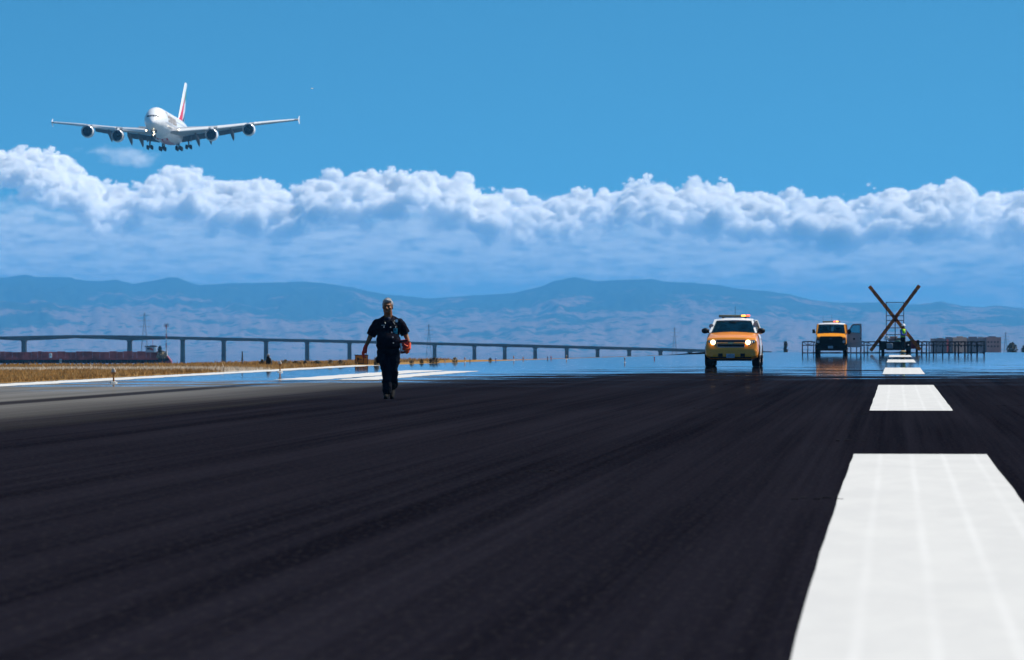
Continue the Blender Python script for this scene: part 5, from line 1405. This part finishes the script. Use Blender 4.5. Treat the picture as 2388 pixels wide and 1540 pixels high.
def bush(name, lab, px, py_base, w_px, h_px, Y, m, group=None, n=260, stem=True, zbase=None):
    p = P(px, py_base, Y); s = Y / FPX; t = thing(name, lab, 'shrub', (p.x, Y, p.z if zbase is None else zbase), 0, group)
    W, H = w_px * s / 2, h_px * s
    mb = MB()
    for _ in range(n):
        a = random.uniform(0, 2 * pi); r = sqrt(random.random()); zz = random.random()
        prof = sin(pi * min(1, zz * .72 + .26)) ** .7
        c = Vector((cos(a) * r * W * prof, sin(a) * r * W * prof * .7, zz * H * (1 + random.uniform(-.12, .12))))
        e = max(W, H) * random.uniform(.12, .24); u = Vector((random.uniform(-1, 1), random.uniform(-1, 1), random.uniform(-.6, 1))).normalized() * e; v = Vector((random.uniform(-1, 1), random.uniform(-1, 1), random.uniform(-.6, 1))).normalized() * e * .6
        mb.add([c - u, c - v, c + u, c + v], [(0, 1, 2, 3)])
    mb.build('foliage', m, t, smooth=False)
    mb = MB(); mb.tube([(0, 0, -.15 * H), (0, 0, H * .8)], [max(W * .08, .008), max(W * .03, .004)], 6); mb.build('stem', M['bark'], t)
    return t
bush('conifer', 'narrow dark conifer at the end of the trestle pier', 373, 823, 8, 14, YP - 1, M['leaf'], zbase=zt_ - .1)
bush('shrub', 'pale silvery shrub on the end of the trestle pier below the conifer', 378, 836, 26, 16, YP - 1.2, M['leafpale'], zbase=zt_ - 1.1)
def striped_mast():
    Y = 830.0; top = P(388, 757, Y); base = zt_ - 1.0; t = thing('striped_mast', 'thin red and white striped mast with a dark cluster on top, behind the pier end', 'mast', (top.x, Y, base)); H = top.z - base
    n = 7
    for k in range(n):
        mb = MB(); a, b = H * k / n, H * (k + 1) / n
        for sx, sy in ((-1, -1), (1, -1), (0, 1)): mb.bar((sx * .10, sy * .10, a), (sx * .10, sy * .10, b), .05, .05)
        for j in range(4): mb.bar((-.10, -.10, a + (b - a) * j / 4), (.10, -.10, a + (b - a) * (j + 1) / 4), .04, .04)
        mb.build('mast_section', M['mastred'] if k % 2 == 0 else M['mastwhite'], t, smooth=False)
    mb = MB()
    for k in range(5): mb.bar((-.38 + .19 * k, 0, H - .5), (-.38 + .19 * k, 0, H + .15 + .12 * (k % 2)), .06, .06)
    mb.bar((-.42, 0, H - .3), (.42, 0, H - .3), .07, .07); mb.build('aerial_cluster', M['steel'], t, smooth=False)
striped_mast()

# ---- growth along the edge of the grass
SH = [(690, 22, 5, 0, 'low dark shrub on the grass edge right of the striped mast'), (712, 9, 6, 0, 'small dark shrub on the grass edge, third right of the striped mast'), (655, 14, 5, 1, 'pale low shrub on the grass edge right of the pier end'),
      (738, 26, 6, 0, 'wide low shrub on the grass edge left of the narrow dark plant'), (866 - 255, 16, 8, 0, 'rounded dark shrub just right of the narrow dark plant'), (629 - 5 + 5, 7, 9, 0, 'small black shrub between the narrow plant and the dark post'),
      (665, 22, 8, 1, 'rounded pale shrub just right of the dark post'), (795, 18, 7, 0, 'dark shrub on the grass edge left of the yellow sign'), (770, 14, 8, 1, 'pale shrub on the grass edge left of the yellow sign'),
      (878, 12, 14, 1, 'pale bleached shrub seen behind the walking man, right of the yellow sign'), (960, 10, 11, 1, 'greyish shrub right of the walking man, beside the runway'), (1012, 26, 15, 0, 'largest dark shrub right of the walking man at a bridge pier foot'),
      (983, 9, 12, 0, 'small dark shrub between the walking man and the largest shrub'), (1061, 13, 14, 1, 'tan shrub beside the runway right of the largest dark shrub'), (1143, 8, 9, 0, 'tiny dark shrub far along the runway edge')]
for px, w_, h_, pal, lab in SH:
    Yb = 178.0 if px < 930 else beside(px, .7); yb = HZ + FPX * EYE / Yb; h_ = h_ + 4 if px < 930 else h_ * .75; w_ *= 1.15
    bush('shrub', lab, px, yb, w_, h_, Yb, M['leafpale'] if pal else M['leaf'], 'shrubs along the grass edge', 150)
def weed():
    Y = 180.0; p = P(565, 849, Y); t = thing('tall_plant', 'tall narrow dark plant standing alone above the grass', 'plant', (p.x, Y, 0)); H = 31 / FPX * Y
    mb = MB(); mb.tube([(0, 0, 0), (.008, 0, H * .5), (0, 0, H)], [.018, .014, .006], 7); mb.build('stem', M['bark'], t)
    mb = MB()
    for _ in range(150):
        z = H * random.uniform(.25, 1.0); a = random.uniform(0, 2 * pi); r = .055 * (1.15 - z / H) + .012
        c = Vector((cos(a) * r * .6, sin(a) * r * .6, z)); u = Vector((cos(a) * .4, sin(a) * .4, 1)).normalized() * random.uniform(.02, .04); v = Vector((-sin(a), cos(a), 0)) * .013
        mb.add([c - u * .5, c + v, c + u, c - v], [(0, 1, 2, 3)])
    mb.build('foliage', M['leaf'], t, smooth=False)
weed()
def dark_post():
    Y = 172.0; p = P(627, 853, Y); s = Y / FPX; t = thing('equipment_post', 'stout dark post with a grey domed head standing in the grass', 'post', (p.x, Y, 0))
    mb = MB(); mb.loft([[(cx + r * cos(a), r * .7 * sin(a), z) for a in np.linspace(0, 2 * pi, 15)[:-1]] for z, r, cx in ((0, .10, .0), (.10, .115, .0), (.24, .10, -.005), (.33, .065, -.02), (.37, .055, -.02))]); mb.build('housing', M['black'], t)
    mb = MB(); mb.ell((-.025, 0, .415), (.062, .055, .055), 14, 9); mb.build('domed_head', M['galv'], t)
    mb = MB(); mb.tube([(.01, -.05, .35), (.07, -.06, .30), (.12, -.05, .18), (.10, -.03, .05)], .014, 6); mb.build('conduit', M['galv'], t)
dark_post()

# ---- edge lights and the amber sign
def edge_light(px, py, lab, k=1.0, h=.36, proto=[None]):
    Y = FPX * EYE / (py - HZ) if px < 700 else beside(px, .3); p = P(px, py, Y)
    if proto[0] is None:
        t = thing('runway_edge_light', lab, 'light', (p.x, Y, 0), 0, 'lights along the runway edge')
        mb = MB(); mb.lathe([(0, .0), (0, .09), (.02, .09), (.03, .05)], (0, 0, 0), 'Z', 16); mb.build('base_plate', M['paintwhite'], t)
        mb = MB(); mb.tube([(0, 0, .02), (0, 0, h * .55)], [.024, .018], 10); mb.lathe([(h * .55, .02), (h * .60, .05), (h * .68, .062), (h * .72, .06)], (0, 0, 0), 'Z', 16); mb.build('post', M['lightpost'], t)
        mb = MB(); mb.lathe([(h * .72, .052), (h * .85, .050), (h * .96, .032), (h, .004)], (0, 0, 0), 'Z', 16); mb.build('lens', M['lightlens'], t)
        proto[0] = t
    else:
        t = copy_tree(proto[0]); t.location = (p.x, Y, 0); t['label'] = lab; t.scale = (k, k, k)
M['paintwhite'] = mat('white_base_paint', (.62, .62, .6), .7)
edge_light(265, 893.5, 'nearest amber edge light, on the white edge line at the far left')
edge_light(653, 868.5, 'amber edge light on the white edge line between the dark post and the yellow sign')
edge_light(1084, 846.5, 'amber edge light beside the runway right of the largest dark shrub', .6)
edge_light(1198, 842, 'tiny edge light standing left of the seventh bridge pier right of the man', .6)
edge_light(1321, 837.5, 'tiny edge light far beyond the walking man, halfway to the nearer vehicle', .6)
edge_light(1457, 832, 'farthest tiny edge light, left of the nearer yellow vehicle', .6)
def amber_sign():
    Y = 183.0; p = P(843, 850, Y); t = thing('airfield_sign', 'square amber sign with black marks in a black frame beside the runway', 'sign', (p.x, Y, 0)); W, H = .25, .335
    mb = MB(); mb.box((0, 0, .02 + H / 2), (W * 2, .08, H)); mb.build('face', M['signamber'], t, bevel=.006)
    mb = MB()
    for x in (-W, W): mb.box((x, 0, .02 + H / 2), (.024, .11, H + .02))
    mb.box((0, 0, H + .035), (W * 2 + .05, .13, .035)); mb.box((0, 0, .012), (W * 2 + .03, .11, .024)); mb.build('frame', M['signblack'], t, bevel=.006)
    mb = MB(); f = lambda u, v: (-W + u * 2 * W, -.045, .02 + H * v)
    def st(a, b, w0): mb.bar(f(*a), f(*b), .006, w0) if False else mb.prism([(f(*a)[0] - w0 / 2, f(*a)[2]), (f(*a)[0] + w0 / 2, f(*a)[2]), (f(*b)[0] + w0 / 2, f(*b)[2]), (f(*b)[0] - w0 / 2, f(*b)[2])], .006, (0, -.041, 0))
    def hb(a, b, w0): A, B = f(*a), f(*b); mb.prism([(A[0], A[2] - w0 / 2), (B[0], B[2] - w0 / 2), (B[0], B[2] + w0 / 2), (A[0], A[2] + w0 / 2)], .006, (0, -.0412, 0))
    st((.22, .05), (.20, .72), .040); hb((.16, .60), (.30, .58), .10); hb((.24, .60), (.52, .52), .036); st((.63, .03), (.68, .70), .028); hb((.66, .74), (.88, .80), .040); hb((.22, .06), (.66, .06), .022)
    mb.build('sign_mark', M['signblack'], t, smooth=False)
amber_sign()
# small colourful marker stubs far along the runway edge
for px, py, m, lab in ((1014 + 24, 845, 'greybox', 'tiny grey marker stub right of the largest dark shrub'), (1096, 844, 'navy', 'tiny dark marker stub just right of the third edge light'), (1156, 842, 'denim', 'tiny blue marker stub beside the runway right of the walking man'), (1220, 840, 'lightpost', 'tiny amber marker stub at a bridge pier foot'), (1277, 837, 'ink', 'tiny blue and brown marker stub in the middle distance'), (1285, 837.5, 'rust', 'tiny red-brown marker stub beside the blue one'), (1526, 829, 'mastred', 'tiny reddish marker stub farthest along the runway edge')):
    Y = beside(px, .4); p = P(px, py, Y); t = thing('marker_stub', lab, 'marker', (p.x, Y, 0), 0, 'marker stubs along the runway edge'); h = 6.5 / FPX * Y
    mb = MB(); mb.lathe([(0, h * .16), (h * .55, h * .12), (h * .6, h * .2), (h * .85, h * .22), (h, h * .08)], (0, 0, 0), 'Z', 10, True); mb.build('stub', M[m], t)
    mb = MB(); mb.lathe([(h * .62, h * .235), (h * .72, h * .235)], (0, 0, 0), 'Z', 10); mb.build('band', M['signblack'], t)

# ---- dark truss barrier across the runway end
def barrier():
    Y = 308.0; a, b = P(1872, 826, Y), P(2297, 826, Y); zt = lambda py: P(0, py, Y).z
    root = thing('truss_barrier', 'long dark truss barrier of rails and posts across the runway behind the vehicles', 'barrier', ((a.x + b.x) / 2, Y, 0)); ox = root.location.x
    for py, T in ((797.5, .065), (805.5, .055), (823.2, .065)):
        mb = MB(); n = 60
        for e in (0, .55):
            pts = [(a.x + (b.x - a.x) * i / n - ox, e, zt(py) + random.uniform(-.025, .025)) for i in range(n + 1)]
            for p0, p1 in zip(pts[:-1], pts[1:]): mb.bar(p0, p1, T, T)
        mb.build('rail', M['steel'], root, smooth=False)
    xs = [1872, 1884, 1898, 1903, 1985, 1998, 2008, 2016, 2024, 2150, 2161, 2168, 2178, 2184, 2199, 2214, 2228, 2236, 2251, 2258, 2266, 2280, 2296]
    for px in xs:
        x = P(px, 800, Y).x - ox; T = random.uniform(.03, .055)
        mb = MB()
        for e in (0, .55): mb.bar((x, e, .0), (x + random.uniform(-.04, .04), e, zt(797)), T, T)
        mb.bar((x, 0, zt(805)), (x, .55, zt(805)), .05, .05); mb.build('post', M['steel'], root, smooth=False)
    mb = MB()
    for i in range(34):
        x0 = a.x + (b.x - a.x) * i / 34 - ox; x1 = a.x + (b.x - a.x) * (i + 1) / 34 - ox
        mb.bar((x0, .27, zt(805.5)), (x1, .27, zt(797.5)), .035, .035) if i % 2 else mb.bar((x0, .27, zt(797.5)), (x1, .27, zt(805.5)), .035, .035)
    mb.build('bracing', M['steel'], root, smooth=False)
barrier()

# ---- terminal-like block far behind at the right
def far_block():
    Y = 1250.0; s = Y / FPX; base = -7.0; root = thing('far_building', 'low mauve and blue-grey building with a beige middle, hazy at the far right', 'building', (P(2260, 822, Y).x, Y, base))
    def blk(name, x0, x1, ytop, m, d=14, y0=0):
        a, b = P(x0, ytop, Y), P(x1, ytop, Y); h = a.z - base; mb = MB(); mb.box(((a.x + b.x) / 2 - root.location.x, y0 + d / 2, h / 2), (b.x - a.x, d, h)); return mb.build(name, M[m], root, smooth=False)
    wl = [blk('wall', 2181, 2222, 790, 'wallblue'), blk('wall', 2222, 2254, 787, 'wallbeige', 14, -.6), blk('wall', 2254, 2300, 789, 'wallblue', 15), blk('wall', 2300, 2334, 786.5, 'wallpink', 15, -.8)]
    for x0, x1, yt, m in ((2192, 2204, 788.4, 'wallpink'), (2212, 2224, 786.5, 'wallpink'), (2238, 2249, 784.5, 'wallbeige'), (2266, 2282, 785.5, 'wallpink'), (2288, 2296, 786, 'wallbeige'), (2312, 2326, 784.5, 'wallblue')): blk('roof_plant', x0, x1, yt, m, 5, 4)
    for w_, (x0, x1, yf) in zip(wl, ((2181, 2222, -.03), (2222, 2254, -.63), (2254, 2300, -.03), (2300, 2334, -.83))):
        for py in (798, 808):
            for px in np.arange(x0 + 4, x1 - 5, 7.5):
                a = P(px, py, Y); mb = MB(); mb.box((a.x - root.location.x, yf, a.z - base), (.45, .05, .42)); o = mb.build('window', M['pane'], w_, smooth=False)
    mb = MB(); a = P(2209, 800, Y); mb.box((a.x - root.location.x, -.9, 4.6), (.45, .5, 5.6)); mb.build('red_stack', M['mastred'], root, smooth=False)
far_block()
bush('shrub', 'dark hazy tree-like shrub near the right edge, right of the hazy building', 2360, 824, 26, 22, 1180, M['leaf'], n=300)
bush('shrub', 'dark hazy shrub cut by the right edge of the picture', 2392, 824, 22, 19, 1200, M['leaf'], n=300)
bush('shrub', 'faint hazy shrub between the nearer yellow vehicle and the van', 1832, 824, 6, 26, 900, M['leaf'], n=120)

# ---- a bird high in the sky
def bird():
    p = P(727.5, 207, 420); t = thing('bird', 'tiny white bird high in the blue sky right of the airliner', 'bird', p)
    mb = MB(); mb.ell((0, 0, 0), (.09, .05, .05), 10, 7); mb.ell((.10, 0, .03), (.035, .03, .03), 8, 6)
    mb.loft([[(-.03, .02, .02), (.05, .02, .02), (.03, .20, .07), (-.03, .20, .07)], [(-.03, .02, .03), (.05, .02, .03), (.03, .20, .075), (-.03, .20, .075)]])
    mb.loft([[(-.03, -.02, .02), (.05, -.02, .02), (.0, -.22, -.02), (-.05, -.22, -.02)], [(-.03, -.02, .03), (.05, -.02, .03), (.0, -.22, -.015), (-.05, -.22, -.015)]])
    mb.loft([[(-.08, -.03, 0), (-.08, .03, 0), (-.08, .03, .01), (-.08, -.03, .01)], [(-.17, -.045, 0), (-.17, .045, 0), (-.17, .045, .006), (-.17, -.045, .006)]]); mb.build('body', M['feather'], t)
bird()

# ---- fill the cloud grids
for o, tree in LATE:
    md = o.modifiers.new('droplets', 'NODES'); md.node_group = tree
